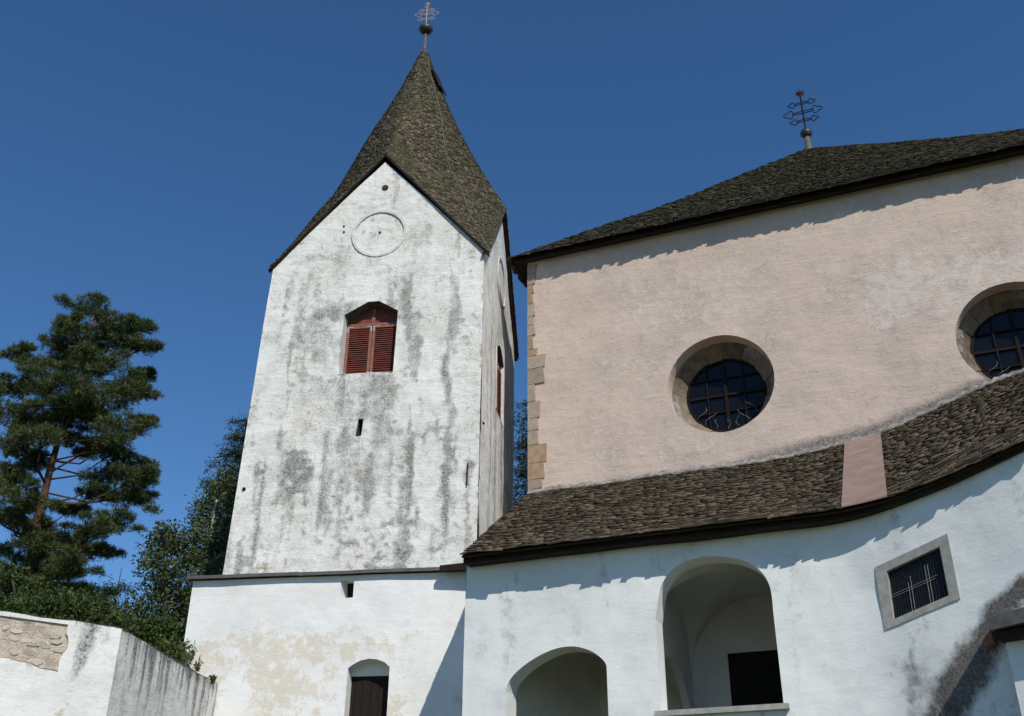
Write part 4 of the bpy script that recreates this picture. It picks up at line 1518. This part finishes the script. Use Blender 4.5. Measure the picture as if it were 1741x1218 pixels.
for u0 in (3.62, 3.78):
    V, Fc = [], []
    for i in range(n):
        a = math.pi * i / (n - 1)
        w, z = cw + hw * math.cos(a), 5.1 + 1.25 * math.sin(a)
        V += [PO.P(u0, z, w), PO.P(u0, 8.02, w)]
    for i in range(n - 1):
        Fc.append((2 * i, 2 * i + 1, 2 * i + 3, 2 * i + 2))
    V += [PO.P(u0, 2.7, cw + hw), PO.P(u0, 8.02, cw + hw), PO.P(u0, 8.02, -PT), PO.P(u0, 2.7, -PT), PO.P(u0, 2.7, cw - hw), PO.P(u0, 8.02, cw - hw), PO.P(u0, 8.02, BK), PO.P(u0, 2.7, BK)]
    Fc += [(2 * n, 2 * n + 1, 2 * n + 2, 2 * n + 3), (2 * n + 4, 2 * n + 5, 2 * n + 6, 2 * n + 7)]
    mb.add(V, Fc)
V, Fc = [], []
for i in range(n):
    a = math.pi * i / (n - 1)
    w, z = cw + hw * math.cos(a), 5.1 + 1.25 * math.sin(a)
    V += [PO.P(3.62, z, w), PO.P(3.78, z, w)]
V = [PO.P(3.62, 2.7, cw + hw), PO.P(3.78, 2.7, cw + hw)] + V + [PO.P(3.62, 2.7, cw - hw), PO.P(3.78, 2.7, cw - hw)]
mb.add(V, [(2 * i, 2 * i + 1, 2 * i + 3, 2 * i + 2) for i in range(n + 1)])
mb.build('cross_arch', M['inside'], porch, tone=False)
mb = MB()
mb.add([PO.P(0.06, 8.05, -.05), PO.P(ur_, 8.05, -.05), PO.P(ur_, 8.05, BK), PO.P(1.5, 8.05, BK)], [(0, 1, 2, 3)])
mb.build('ceiling', M['inside'], porch, tone=False)

# ---- barred window in the bent part
wfr = None
fo_, fi_ = wf, wi
names = []
for i in range(4):
    j = (i + 1) % 4
    mb = MB()
    # lintel and sill run through, jambs between
    A0, B0, A1, B1 = np.array(fo_[i]), np.array(fo_[j]), np.array(fi_[i]), np.array(fi_[j])
    sh = 0.004
    V = [PW.P(*A0, -.30), PW.P(*B0, -.30), PW.P(*B1, -.30), PW.P(*A1, -.30), PW.P(*A0, .022), PW.P(*B0, .022), PW.P(*B1, .020), PW.P(*A1, .020)]
    mb.hexa(V)
    if wfr is None:
        wfr = mb.build('barred_window', M['frame_stone'], porch, tone=False)
    else:
        mb.build('frame_stone', M['frame_stone'], wfr, tone=False)
q = np.array(fi_)


def bil(a, b):
    top = q[0] * (1 - a) + q[3] * a
    bot = q[1] * (1 - a) + q[2] * a
    return bot * (1 - b) + top * b


mb = MB()
mb.prism(PW, [tuple(p) for p in q[::-1]], -.2, -.09)
mb.build('pane', M['glass'], wfr, tone=False)
mb = MB()
for i in range(1, 22):
    a = i / 22
    mb.tube([PW.P(*bil(a, 0), -.06), PW.P(*bil(a, 1), -.06)], 0.0035, 3)
for i in range(1, 17):
    a = i / 17
    mb.tube([PW.P(*bil(0, a), -.06), PW.P(*bil(1, a), -.06)], 0.0035, 3)
o = mb.build('wire_mesh', M['mesh_wire'], wfr, tone=False)
o['kind'] = 'stuff'
for a0, b0, a1_, b1_ in ((0.33, 0, 0.33, 0.62), (0.38, 0, 0.38, 0.72), (0.66, 0, 0.66, .80), (0.71, 0, 0.71, .80), (0, .46, .80, .46), (0, .51, .86, .51)):
    mb = MB()
    mb.tube([PW.P(*bil(a0, b0), -.05), PW.P(*bil(a1_, b1_), -.05)], 0.0045, 4)
    mb.build('bar', M['lead'], wfr, tone=False)

# ---- porch roof
dk = gridsurf('roof', lambda f, s: proof(f, s) - np.array([0, 0, 0.02]), 60, 10, 0.010, 1.0, M['deck'], porch, both=0.05)
shingles('shingle_cover', porch, dk, proof, -0.002, 0.985, 0.135, 0.10, 0.32, 0.021, M['sh_porch'], nparts=300, ragged=0.36, seed=60, skip=(cf[4] + 0.006, cf[5] - 0.008))
# boxed eave below the first course
fd = np.linspace(0, 1, 80)
L0 = proof(fd, np.interp(fd, [0, cf[4], cf[5], 1], [.030, .028, .016, .006])) - np.stack([0 * fd, 0 * fd, np.interp(fd, [0, cf[4], cf[5], 1], [.22, .22, .17, .13])], 1)
wallp = []
for p in L0:
    rel = p - PW.A.O
    ua = float(np.dot(rel, PO.d))
    C = PO.O + UB * PO.d
    ubb = UB + float(np.dot(p - C, PB.d))
    u = ua if ua < UB - .4 else (max(ubb, UB - .4))
    wp = PW.P(max(u, PL), p[2], -0.03)
    wallp.append(wp)
wallp = np.array(wallp)
V = np.vstack([L0, wallp + [0, 0, .02], L0 + [0, 0, .15], wallp + [0, 0, .26]])
n = 80
Fc = []
for i in range(n - 1):
    Fc += [(i, i + 1, n + i + 1, n + i), (2 * n + i, 3 * n + i, 3 * n + i + 1, 2 * n + i + 1), (i, 2 * n + i, 2 * n + i + 1, i + 1)]
Fc += [(0, n, 3 * n, 2 * n), (n - 1, 3 * n - 1, 4 * n - 1, 2 * n - 1)]
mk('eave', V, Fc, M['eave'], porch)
# painted sheet over the valley
f0, f1 = cf[4] - 0.0, cf[5] - 0.002


def sheet(f, s):
    p = proof(f0 + (f1 - f0) * np.asarray(f), s)
    p[..., 2] += 0.092 + 0.008 * np.sin(np.asarray(s) * 23)
    return p


gridsurf('valley_sheet', sheet, 8, 14, -0.008, 0.97, M['patch'], porch, both=0.03)
# mortar fillet where the roof meets the nave wall
fd = np.linspace(0, 1, 160)
J0 = proof(fd, np.full(160, 0.965))
J1 = proof(fd, np.full(160, 1.0))
jt = rng.uniform(-.03, .03, 160)[:, None]
up = np.array([0, 0, 1.0])
J0 = proof(fd, np.full(160, 0.978))
V = np.vstack([J0 + up * 0.04 + jt * (J1 - J0) * 9, J0 + up * 0.07 + jt * (J1 - J0) * 9, J1 + up * (0.11 + jt * 1.4) + NV.n * 0.03, J1 - up * .05])
n = 160
Fc = []
for i in range(n - 1):
    Fc += [(i, i + 1, n + i + 1, n + i), (n + i, n + i + 1, 2 * n + i + 1, 2 * n + i)]
mk('mortar_fillet', V, Fc, M['mortar'], porch)

# ================================================================== CANOPY AT THE RIGHT
can = thing('entrance_canopy', 'small grey-edged canopy on a white pier, cut off at the lower right corner', 'canopy', tuple(PB.P(3.4, BASE, .5)))
cu0, cz0 = PB.uz(1690, 1075, 0.45)
cz_top = PB.uz(1690, 1040, 0.45)[1]
CU = cu0
mb = MB()
slope = 0.16
mb.hexa([PB.P(CU, cz0, .05), PB.P(CU + 3.2, cz0 + .25, .05), PB.P(CU + 3.2, cz0 + .25, .62), PB.P(CU, cz0, .62),
         PB.P(CU, cz0 + .36, .05), PB.P(CU + 3.2, cz0 + .75, .05), PB.P(CU + 3.2, cz0 + .55, .62), PB.P(CU, cz0 + .20, .62)])
mb.build('canopy_slab', M['sheet'], can, tone=False)
mb = MB()
mb.box(PB, CU + .03, CU + 3.0, cz0 - .13, cz0 - .003, .06, .50)
mb.build('canopy_beam', M['eave'], can, tone=False)
mb = MB()
pu0 = PB.uz(1716, 1120, .22)[0]
mb.box(PB, pu0, pu0 + 3.0, 2.6, cz0 - .135, .04, .22)
mb.build('pier', M['porch'], can, tone=False)
mb = MB()
tu, tz = PB.uz(1683, 1092, .10)
mb.hexa([PB.P(tu - .06, tz - .10, .05), PB.P(tu + .10, tz - .04, .05), PB.P(tu + .10, tz - .04, .25), PB.P(tu - .06, tz - .10, .25),
         PB.P(tu - .02, tz + .06, .05), PB.P(tu + .10, tz + .14, .05), PB.P(tu + .10, tz + .14, .25), PB.P(tu - .02, tz + .06, .25)])
mb.build('end_tile', M['terracotta'], can, tone=False)

# ================================================================== GARDEN WALL
gwall = thing('garden_wall', 'old white plastered garden wall with black runs and bare rubble patch', 'wall', (-9.0, 20.0, BASE))
GZ = 6.43
c0, c1 = np.array([-7.5, 20.22]), np.array([-7.05, 25.86])
sv = c1 - c0
GS = Frame((c0[0], c0[1]), 0)
GS.d = np.array([*(sv / np.linalg.norm(sv)), 0])
GS.n = np.array([GS.d[1], -GS.d[0], 0])
SL = float(np.linalg.norm(sv))


def topw(L, seed, amp=0.06):
    uu = np.linspace(0, L, int(L / 0.15) + 2)
    return [(float(u), GZ + amp * (float(fbm(u * 1.7, 0.3, 3, seed)) - 0.5)) for u in uu]


def gs_dirt(u, z):
    top = GZ - z
    run = fbm(u * 6.5, z * 0.12, 4, 101)
    ln = 0.3 + 3.0 * fbm(u * 4.1, 0 * z, 2, 102)
    d = 0.85 * sstep(0.46, 0.64, run) * sstep(ln, ln * 0.1, top)
    r2 = fbm(u * 17 + 0.15 * fbm(u, z, 2, 99), z * 0.25, 3, 104)
    d = np.maximum(d, 0.72 * sstep(0.52, 0.66, r2) * sstep(2.4, 0.2, top))
    return np.maximum(d, 0.27 + 0.12 * fbm(u * 1.2, z * 1.2, 3, 103)) + 0.2 * sstep(.25, 0, top)


tw_ = topw(SL, 5)
panel('wall', GS, [(0, 2.4), (SL, 2.4)] + tw_[::-1], [], 0.045, M['garden'], gwall, gs_dirt, None, 0.03, seed=35)
f0_, f1_ = np.array([-8.17, 19.34]), np.array([-7.5, 20.22])
g0_ = np.array([-14.0, 17.75])
fv = c0 - np.array([-9.34, 19.02])
GF = Frame((c0[0], c0[1]), 0)
GF.d = np.array([*(fv / np.linalg.norm(fv)), 0])
GF.n = np.array([GF.d[1], -GF.d[0], 0])
FL = 12.0
EX = [GF.uz(*q) for q in ((-40, 1050), (4, 1046), (40, 1048), (100, 1052), (116, 1060), (114, 1090), (100, 1138), (60, 1132), (20, 1122), (-10, 1116), (-60, 1112))]

EX = resample(EX, 0.08)
EX = [(u + 0.16 * (float(fbm(u * 4, z * 4, 3, 131)) - 0.5), min(z + 0.16 * (float(fbm(u * 4, z * 4, 3, 132)) - 0.5), GZ - 0.07)) for u, z in EX]


def gf_dirt(u, z):
    top = GZ - z
    d = np.zeros(len(u))
    for x, s, ln in ((152, .9, 1.5), (160, .75, 1.0), (140, .5, 1.9), (180, .4, .5)):
        cu = GF.uz(x, 1080)[0]
        d = np.maximum(d, s * sstep(.11, .03, np.abs(u - cu + 0.06 * top)) * sstep(ln, ln * .4, top))
    d = np.maximum(d, 0.25 * sstep(0.55, 0.7, fbm(u * 1.5, z * 1.5, 4, 111)))
    return d


def gf_ochre(u, z):
    e = inpoly(u, z, EX)
    o = 0.7 * e
    return np.maximum(o, 0.5 * sstep(0.5, 0.65, fbm(u * 1.2, z * 1.2, 4, 113)) * sstep(5.6, 4.8, z))


tf = [(u - FL, z) for u, z in topw(FL, 7, 0.10)]
tf[-1] = (0.0, tw_[0][1])
panel('wall', GF, [(-FL, 2.4), (0, 2.4)] + tf[::-1], [EX], 0.10, M['garden'], gwall, gf_dirt, gf_ochre, 0.03, seed=35)
reveal('plaster_edge', GF, EX, 0.012, -0.05, M['garden'], gwall, step=1)
panel('rubble_bed', GF, [(p[0], p[1]) for p in EX], [], 0.12, M['rubble'], gwall, w=-0.03, amp=0.03, seed=37)
# stones showing in the bare patch
R2 = np.random.default_rng(4)
exa = np.array(EX)
zrow = exa[:, 1].min() + 0.08
while zrow < exa[:, 1].max():
    u = exa[:, 0].min()
    hh = R2.uniform(.07, .14)
    while u < exa[:, 0].max():
        ww = R2.uniform(.10, .28)
        cu, cz = u + ww / 2, zrow + R2.uniform(-.03, .03)
        if all(inpoly(np.array([x]), np.array([y]), EX)[0] for x, y in ((cu - ww * .35, cz), (cu + ww * .35, cz), (cu, cz + .06), (cu, cz - .06))) and R2.random() < 0.9:
            n = int(R2.integers(5, 8))
            V = []
            ph = R2.uniform(0, 6)
            rr = R2.uniform(.6, 1.25, n)
            for k in range(n):
                a = 2 * math.pi * k / n + ph
                V.append(GF.P(cu + ww * .5 * rr[k] * math.cos(a), cz + hh * .5 * rr[k] * math.sin(a), -0.09))
            hgt = R2.uniform(-.034, -.008)
            tl = R2.uniform(-.02, .02)
            for k in range(n):
                a = 2 * math.pi * k / n + ph
                V.append(GF.P(cu + ww * .44 * rr[k] * math.cos(a), cz + hh * .44 * rr[k] * math.sin(a), hgt + tl * math.sin(a)))
            mk('stone', V, [tuple(range(n, 2 * n))] + [(k, (k + 1) % n, (k + 1) % n + n, k + n) for k in range(n)], M['rubble_stone'], gwall, attrs={'tone': np.full(2 * n, R2.random())})
        u += ww + .015
    zrow += hh + .02
# top and back faces
mb = MB()
top = [GF.P(u, z, 0.0) for u, z in tf] + [GS.P(u, z, 0.0) for u, z in tw_]
bk = [GF.P(u, z, -0.5) for u, z in tf[:-1]] + [GS.P(.0, tw_[0][1], -0.62)] + [GS.P(u, z, -0.5) for u, z in tw_]
n = len(tf)
V = [GF.P(u, z + .004, .015) for u, z in tf] + [GF.P(u, z + .02, -.5) for u, z in tf]
mb.add(V, [(i, i + 1, n + i + 1, n + i) for i in range(n - 1)])
mb.add([GF.P(-FL, 2.4, -.5), GF.P(0, 2.4, -.5), GF.P(0, GZ, -.5), GF.P(-FL, GZ, -.5)], [(0, 1, 2, 3)])
n = len(tw_)
V = [GS.P(u, z + .004, .015) for u, z in tw_] + [GS.P(u, z + .02, -.5) for u, z in tw_]
mb.add(V, [(i, i + 1, n + i + 1, n + i) for i in range(n - 1)])
mb.add([GS.P(0, 2.4, -.5), GS.P(SL, 2.4, -.5), GS.P(SL, GZ, -.5), GS.P(0, GZ, -.5)], [(0, 1, 2, 3)])
mb.build('wall_coping', M['rubble'], gwall, tone=False)


# ================================================================== VEGETATION
def leaf_mesh(C, D, L, Wd, R, cross=False):
    """One narrow two-triangle leaf per centre C pointing along D (arrays)."""
    D = D / np.maximum(np.linalg.norm(D, axis=1, keepdims=True), 1e-6)
    r = R.normal(size=D.shape)
    S = np.cross(D, r)
    S /= np.maximum(np.linalg.norm(S, axis=1, keepdims=True), 1e-6)
    L, Wd = L[:, None], Wd[:, None]
    V = np.stack([C, C + D * L * 0.45 + S * Wd, C + D * L, C + D * L * 0.45 - S * Wd], 1)
    return V


def make_leaves(name, C, D, L, Wd, tone, mat, parent, R):
    V = leaf_mesh(C, D, L, Wd, R)
    n = len(V)
    F = np.arange(n * 4).reshape(n, 4)
    return mk(name, V.reshape(-1, 3), F, mat, parent, False, {'tone': np.repeat(tone, 4)})


def clump_tree(root, clumps, trunk_pts, trunk_r, bark, leaf, R, style, limbs=True, leafname='crown'):
    """clumps: (centre xyz, (rx, ry, rz), n tufts)."""
    mb = MB()
    mb.tube([tuple(p) for p in trunk_pts], trunk_r, 9)
    tr = mb.build('trunk', bark, root, True, tone=False)
    tp0 = np.array(trunk_pts)
    q_ = np.linspace(0, len(tp0) - 1, 60)
    tp = np.stack([np.interp(q_, np.arange(len(tp0)), tp0[:, k]) for k in range(3)], 1)
    rq = np.interp(q_, np.arange(len(tp0)), trunk_r)
    lm = MB()
    Cs, Ds, Ls, Ws, Ts = [], [], [], [], []
    for c, r, n in clumps:
        c, r = np.array(c), np.array(r)
        if limbs and n > 85:
            dz = np.abs(tp[:, 2] - (c[2] - 0.3 - 0.25 * np.hypot(*(c - tp[0])[:2])))
            i = int(np.clip(dz.argmin() + R.integers(-3, 4), 0, 59))
            a = tp[i]
            m_ = (a + c) / 2 + np.array([0, 0, -0.12 * np.linalg.norm(c - a)]) + R.normal(0, .12, 3)
            lm.tube([tuple(a), tuple(m_), tuple(c)], [0.06 * max(rq[i] / 0.2, .4), 0.04, 0.015], 5)
            for k in range(4):
                e = c + R.normal(0, .5, 3) * r
                lm.tube([tuple(m_ * .35 + c * .65), tuple(e)], [0.03, 0.012], 4)
        # tuft centres within the clump, more near the shell
        u = R.normal(size=(n, 3))
        u /= np.linalg.norm(u, axis=1, keepdims=True)
        rr = R.random(n)[:, None] ** 0.45
        p = c + u * rr * r * R.uniform(0.75, 1.2, (n, 1))
        if style == 'pine':
            k = 13
            ax = u * [1, 1, .5] + [0, 0, .75] + R.normal(0, .35, (n, 3))
            base = np.repeat(p, k, 0) + R.normal(0, .045, (n * k, 3))
            D = np.repeat(ax, k, 0) + R.normal(0, .75, (n * k, 3))
            Cs.append(base); Ds.append(D)
            Ls.append(R.uniform(.14, .28, n * k)); Ws.append(R.uniform(.009, .018, n * k))
            Ts.append(np.repeat(np.clip(R.normal(.45, .25, n), 0, 1), k))
        elif style == 'spruce':
            k = 10
            ax = u * [1, 1, .2] + [0, 0, -.35] + R.normal(0, .3, (n, 3))
            ax /= np.linalg.norm(ax, axis=1, keepdims=True)
            t = R.random(n * k)[:, None]
            base = np.repeat(p, k, 0) + np.repeat(ax, k, 0) * t * .55
            D = np.repeat(ax, k, 0) * 0.9 + R.normal(0, .6, (n * k, 3))
            Cs.append(base); Ds.append(D)
            Ls.append(R.uniform(.10, .22, n * k)); Ws.append(R.uniform(.012, .022, n * k))
            Ts.append(np.repeat(np.clip(R.normal(.45, .25, n), 0, 1), k))
        else:
            k = 7
            base = np.repeat(p, k, 0) + R.normal(0, .13, (n * k, 3))
            D = R.normal(0, 1, (n * k, 3)) + [0, 0, -.4]
            Cs.append(base); Ds.append(D)
            sz = {'birch': (.07, .15), 'shrub': (.06, .135)}[style]
            Ls.append(R.uniform(*sz, n * k)); Ws.append(R.uniform(sz[0] * .3, sz[1] * .36, n * k))
            Ts.append(np.clip(np.repeat(R.normal(.45, .22, n), k) + R.normal(0, .15, n * k), 0, 1))
    if limbs and lm.v:
        lm.build('limbs', bark, root, True, tone=False)['kind'] = 'stuff'
    make_leaves(leafname, np.vstack(Cs), np.vstack(Ds), np.concatenate(Ls), np.concatenate(Ws), np.concatenate(Ts), leaf, root, R)


def at(px, py, dist):
    r = ray(px, py)
    return r * dist / r[1] + EYE


# ---- scots pine
R = np.random.default_rng(5)
PD = 44.0
cl_px = [(165, 528, 36, 16), (118, 553, 24, 14), (205, 552, 34, 14), (245, 557, 22, 12), (150, 578, 50, 18), (215, 585, 30, 14), (258, 590, 22, 9), (98, 592, 28, 14), (28, 604, 22, 14),
         (60, 628, 40, 18), (130, 622, 40, 16), (190, 618, 44, 13), (252, 640, 22, 9), (228, 660, 34, 12), (20, 660, 28, 20), (80, 668, 44, 20), (140, 660, 50, 18), (195, 680, 42, 16),
         (245, 668, 26, 9), (110, 705, 50, 20), (40, 712, 44, 20), (165, 716, 40, 14), (225, 722, 42, 9), (255, 716, 16, 6), (20, 760, 36, 22), (70, 745, 30, 18), (205, 750, 26, 18), (170, 755, 26, 12),
         (225, 792, 36, 16), (185, 812, 34, 16), (245, 815, 30, 16), (265, 812, 14, 14), (15, 810, 28, 22), (50, 790, 22, 16), (215, 845, 42, 18), (165, 842, 22, 12), (250, 845, 22, 14), (40, 850, 34, 18), (12, 880, 24, 20),
         (120, 868, 30, 10), (50, 905, 40, 22), (110, 920, 44, 18), (165, 905, 30, 14), (195, 890, 34, 14), (60, 960, 50, 22), (20, 985, 34, 26), (115, 965, 34, 18), (185, 940, 24, 10), (90, 1000, 44, 20), (150, 1010, 40, 16),
         (30, 1030, 44, 18), (120, 1035, 60, 14), (100, 740, 30, 16), (125, 690, 36, 18), (150, 610, 30, 20), (60, 930, 30, 24), (60, 860, 16, 20), (48, 1000, 40, 26), (150, 770, 24, 10), (200, 770, 30, 14), (130, 940, 40, 16), (-30, 700, 40, 40), (-40, 850, 40, 60), (-40, 960, 40, 40)]
ctr = at(95, 780, PD)
pine = thing('pine_tree', 'tall dark pine with an orange trunk standing left of the tower', 'tree', (at(40, 1050, PD)[0], PD, 7.0))
trunk = [at(30, 1160, PD), at(38, 1080, PD), at(48, 980, PD), at(66, 880, PD), at(85, 800, PD), at(108, 720, PD), at(130, 640, PD), at(150, 570, PD), at(165, 520, PD)]
trunk[0][2] = 7.0
cl = []
for x, y, rx, ry in cl_px:
    p = at(x, y, PD)
    x = 95 + (x - 95) * 0.94
    p = at(x, y, PD)
    sx = np.linalg.norm(at(x + rx, y, PD) - p)
    sz = np.linalg.norm(at(x, y + ry, PD) - p)
    p = p + np.array([0, R.uniform(-2.2, 2.2) * (0.5 + 0.5 * (y - 500) / 400), 0])
    p = at(x, y, p[1])
    cl.append((p, (sx * .92, sx * 1.1, sz * .72), int(85 + 220 * sx * sz)))
    for k in range(5):
        a = R.uniform(-.4, 3.5)
        e = p + np.array([math.cos(a) * sx * R.uniform(.7, 1.15), R.normal(0, sx * .7), math.sin(a) * sz * R.uniform(.6, 1.3)])
        cl.append((e, (sx * .32, sx * .32, sz * .20), int(18 + 32 * sx * sz)))
clump_tree(pine, cl, trunk, [.24, .22, .20, .18, .16, .11, .08, .05, .02], M['bark'], M['pine'], R, 'pine')


# ---- spruces
def spruce(label, px, py_top, dist, zb, half, R, dens=1.0):
    topp = at(px, py_top, dist)
    root = thing('spruce_tree', label, 'tree', (topp[0], topp[1], zb), 'spruces behind the church')
    H = topp[2] - zb
    cl = []
    z = 0.0
    while z < H - 0.3:
        k = 1 - z / H
        rad_ = half * k ** 0.85
        nb = max(3, int(7 * k + 3))
        a0 = R.uniform(0, 6)
        for i in range(nb):
            a = a0 + 2 * math.pi * i / nb + R.normal(0, .15)
            q = rad_ * R.uniform(.75, 1.12)
            for t in (0.35, 0.62, 0.88):
                if q * t < 0.15:
                    continue
                cl.append(((topp[0] + q * t * math.cos(a), topp[1] + q * t * math.sin(a), zb + z - q * t * .22 + .12 * q * t * t), (q * .17 + .10, q * .17 + .10, .10 + q * .02), int((9 + 7 * q) * dens)))
        z += 0.6 + 0.45 * k
    clump_tree(root, cl, [(topp[0], topp[1], zb), (topp[0], topp[1], zb + H * .5), (topp[0], topp[1], topp[2])], [.02 * H, .01 * H, .01], M['bark_dark'], M['spruce'], R, 'spruce', limbs=False)
    return root


R = np.random.default_rng(6)
spruce('dark spruce peeking out left of the tower behind the leafy trees', 425, 690, 40, 6.5, 3.9, R, 1.3)
spruce('spruce seen in the narrow gap between tower and pink church', 900, 645, 44, 3.6, 2.8, R)
spruce('slim young spruce between the pine and the birch', 207, 965, 36, 6.5, 1.6, R, .9)


# ---- birches and leafy trees in front of the spruce
def leafy(name, label, cat, pxs, dist, zb, trunk_px, R, leaf, bark, style='birch', group=None, dens=1.0):
    b = at(trunk_px[0][0], trunk_px[0][1], dist)
    root = thing(name, label, cat, (b[0], dist, zb), group)
    tr = [np.array([b[0], dist, zb])] + [at(x, y, dist) for x, y in trunk_px]
    cl = []
    for x, y, rx, ry in pxs:
        d = dist + R.uniform(-1.0, 1.0)
        p = at(x, y, d)
        sx = np.linalg.norm(at(x + rx, y, d) - p)
        sz = np.linalg.norm(at(x, y + ry, d) - p)
        cl.append((p, (sx, sx, sz), int((30 + 150 * sx * sz) * dens * (2.4 if style == 'shrub' else 1.25))))
    n = len(tr)
    clump_tree(root, cl, tr, list(np.linspace(.11, .02, n)), bark, leaf, R, style)
    return root


R = np.random.default_rng(8)
leafy('birch_tree', 'leafy birch with a pale thin trunk beside the tower edge', 'tree',
      [(385, 815, 18, 16), (368, 835, 24, 22), (395, 850, 20, 26), (350, 870, 26, 26), (380, 895, 28, 28), (335, 905, 26, 26), (365, 930, 30, 28), (325, 950, 30, 28), (360, 970, 30, 26), (345, 1010, 34, 28), (318, 1045, 36, 30), (395, 930, 18, 40)],
      34, 6.4, [(345, 1080), (350, 985), (357, 920), (364, 870), (374, 825)], R, M['birch'], M['birch_bark'])
leafy('leafy_tree', 'bushy green tree between the birch and the pine', 'tree',
      [(285, 905, 22, 16), (270, 925, 26, 20), (300, 930, 24, 22), (255, 955, 22, 22), (290, 965, 30, 24), (270, 1000, 34, 26), (305, 1010, 30, 28), (250, 1030, 30, 26), (285, 1050, 36, 26), (300, 1090, 30, 26), (235, 1060, 30, 20), (262, 1090, 34, 26), (318, 1075, 22, 26)],
      32, 6.4, [(275, 1100), (280, 1040), (282, 980), (286, 920)], R, M['birch'], M['bark_dark'])
leafy('shrub', 'round leafy shrub rising behind the bare rubble patch', 'shrub',
      [(15, 985, 22, 22), (40, 1005, 26, 18), (5, 1020, 30, 20), (55, 1030, 30, 14), (20, 1040, 34, 12)], 27, 6.0, [(25, 1050), (25, 1000)], R, M['shrub'], M['bark_dark'], 'shrub', 'shrubs behind the garden wall')
leafy('shrub', 'spreading green shrub behind the corner of the garden wall', 'shrub',
      [(95, 1020, 26, 18), (125, 1035, 28, 16), (160, 1030, 26, 18), (90, 1045, 30, 10), (150, 1050, 30, 12), (190, 1050, 22, 14), (205, 1062, 16, 10)], 26, 6.0, [(130, 1062), (130, 1020)], R, M['shrub'], M['bark_dark'], 'shrub', 'shrubs behind the garden wall')
leafy('shrub', 'dark shrub filling the angle between garden wall and low building', 'shrub',
      [(230, 1075, 26, 14), (260, 1095, 26, 18), (285, 1112, 24, 16), (305, 1115, 12, 22), (250, 1070, 26, 18), (300, 1085, 18, 20), (275, 1070, 22, 16)], 26.5, 6.0, [(270, 1118), (272, 1070)], R, M['shrub'], M['bark_dark'], 'shrub', 'shrubs behind the garden wall')


# ---- weeds on the garden wall
def weed(label, px, py, dist, hgt, n, R, zoff=0.0):
    p = at(px, py, dist)
    root = thing('weed', label, 'plant', tuple(p), 'weeds on the garden wall')
    mb = MB()
    Cs, Ds, Ls, Ws, Ts = [], [], [], [], []
    for i in range(n):
        d = np.array([R.normal(0, .3), R.normal(0, .2), 1.0])
        d /= np.linalg.norm(d)
        e = p + d * hgt * R.uniform(.5, 1.1)
        mb.tube([tuple(p + R.normal(0, .03, 3) * [1, 1, 0]), tuple((p + e) / 2 + R.normal(0, .03, 3)), tuple(e)], [.008, .006, .003], 4)
        k = 26
        t = R.uniform(.15, 1.02, k)[:, None]
        Cs.append(p + (e - p) * t); Ds.append(R.normal(0, 1, (k, 3)) + d * .6)
        Ls.append(R.uniform(.03, .085, k)); Ws.append(R.uniform(.008, .018, k)); Ts.append(R.random(k))
    mb.build('stem', M['weed'], root, tone=False)
    make_leaves('leaves', np.vstack(Cs), np.vstack(Ds), np.concatenate(Ls), np.concatenate(Ws), np.concatenate(Ts), M['weed'], root, R)


weed('upright weed growing where the garden wall nears the low building', 322, 1130, 23.6, .55, 9, R)
weed('small drooping weed on the slope of the garden wall top', 335, 1142, 24.3, .30, 6, R)
weed('pale tuft at the end of the garden wall against the doorway wall', 360, 1162, 25.4, .18, 14, R)

# ---- moss and grass along the top of the garden wall
Cs, Ds = [], []
for F_, Ltop, u0, u1 in ((GF, tf, -FL, 0), (GS, tw_, 0, SL)):
    n = int((u1 - u0) * 260)
    u = R.uniform(u0, u1, n)
    z = np.interp(u, [q[0] for q in Ltop], [q[1] for q in Ltop])
    keep = fbm(u * 2.5, u * 0, 3, 121) > 0.40
    u, z = u[keep], z[keep]
    Cs.append(F_.P(u, z - .005, R.uniform(-.35, 0.0, len(u))))
    Ds.append(R.normal(0, .55, (len(u), 3)) + [0, 0, .7])
C, D = np.vstack(Cs), np.vstack(Ds)
n = len(C)
V = leaf_mesh(C, D, R.uniform(.03, .11, n), R.uniform(.004, .009, n), R)
o = mk('moss_grass', V.reshape(-1, 3), np.arange(n * 4).reshape(n, 4), M['shrub'], None, False, {'tone': np.repeat(R.random(n), 4)})
tag(o, 'thin moss and grass growing along the garden wall top', 'grass', kind='stuff')
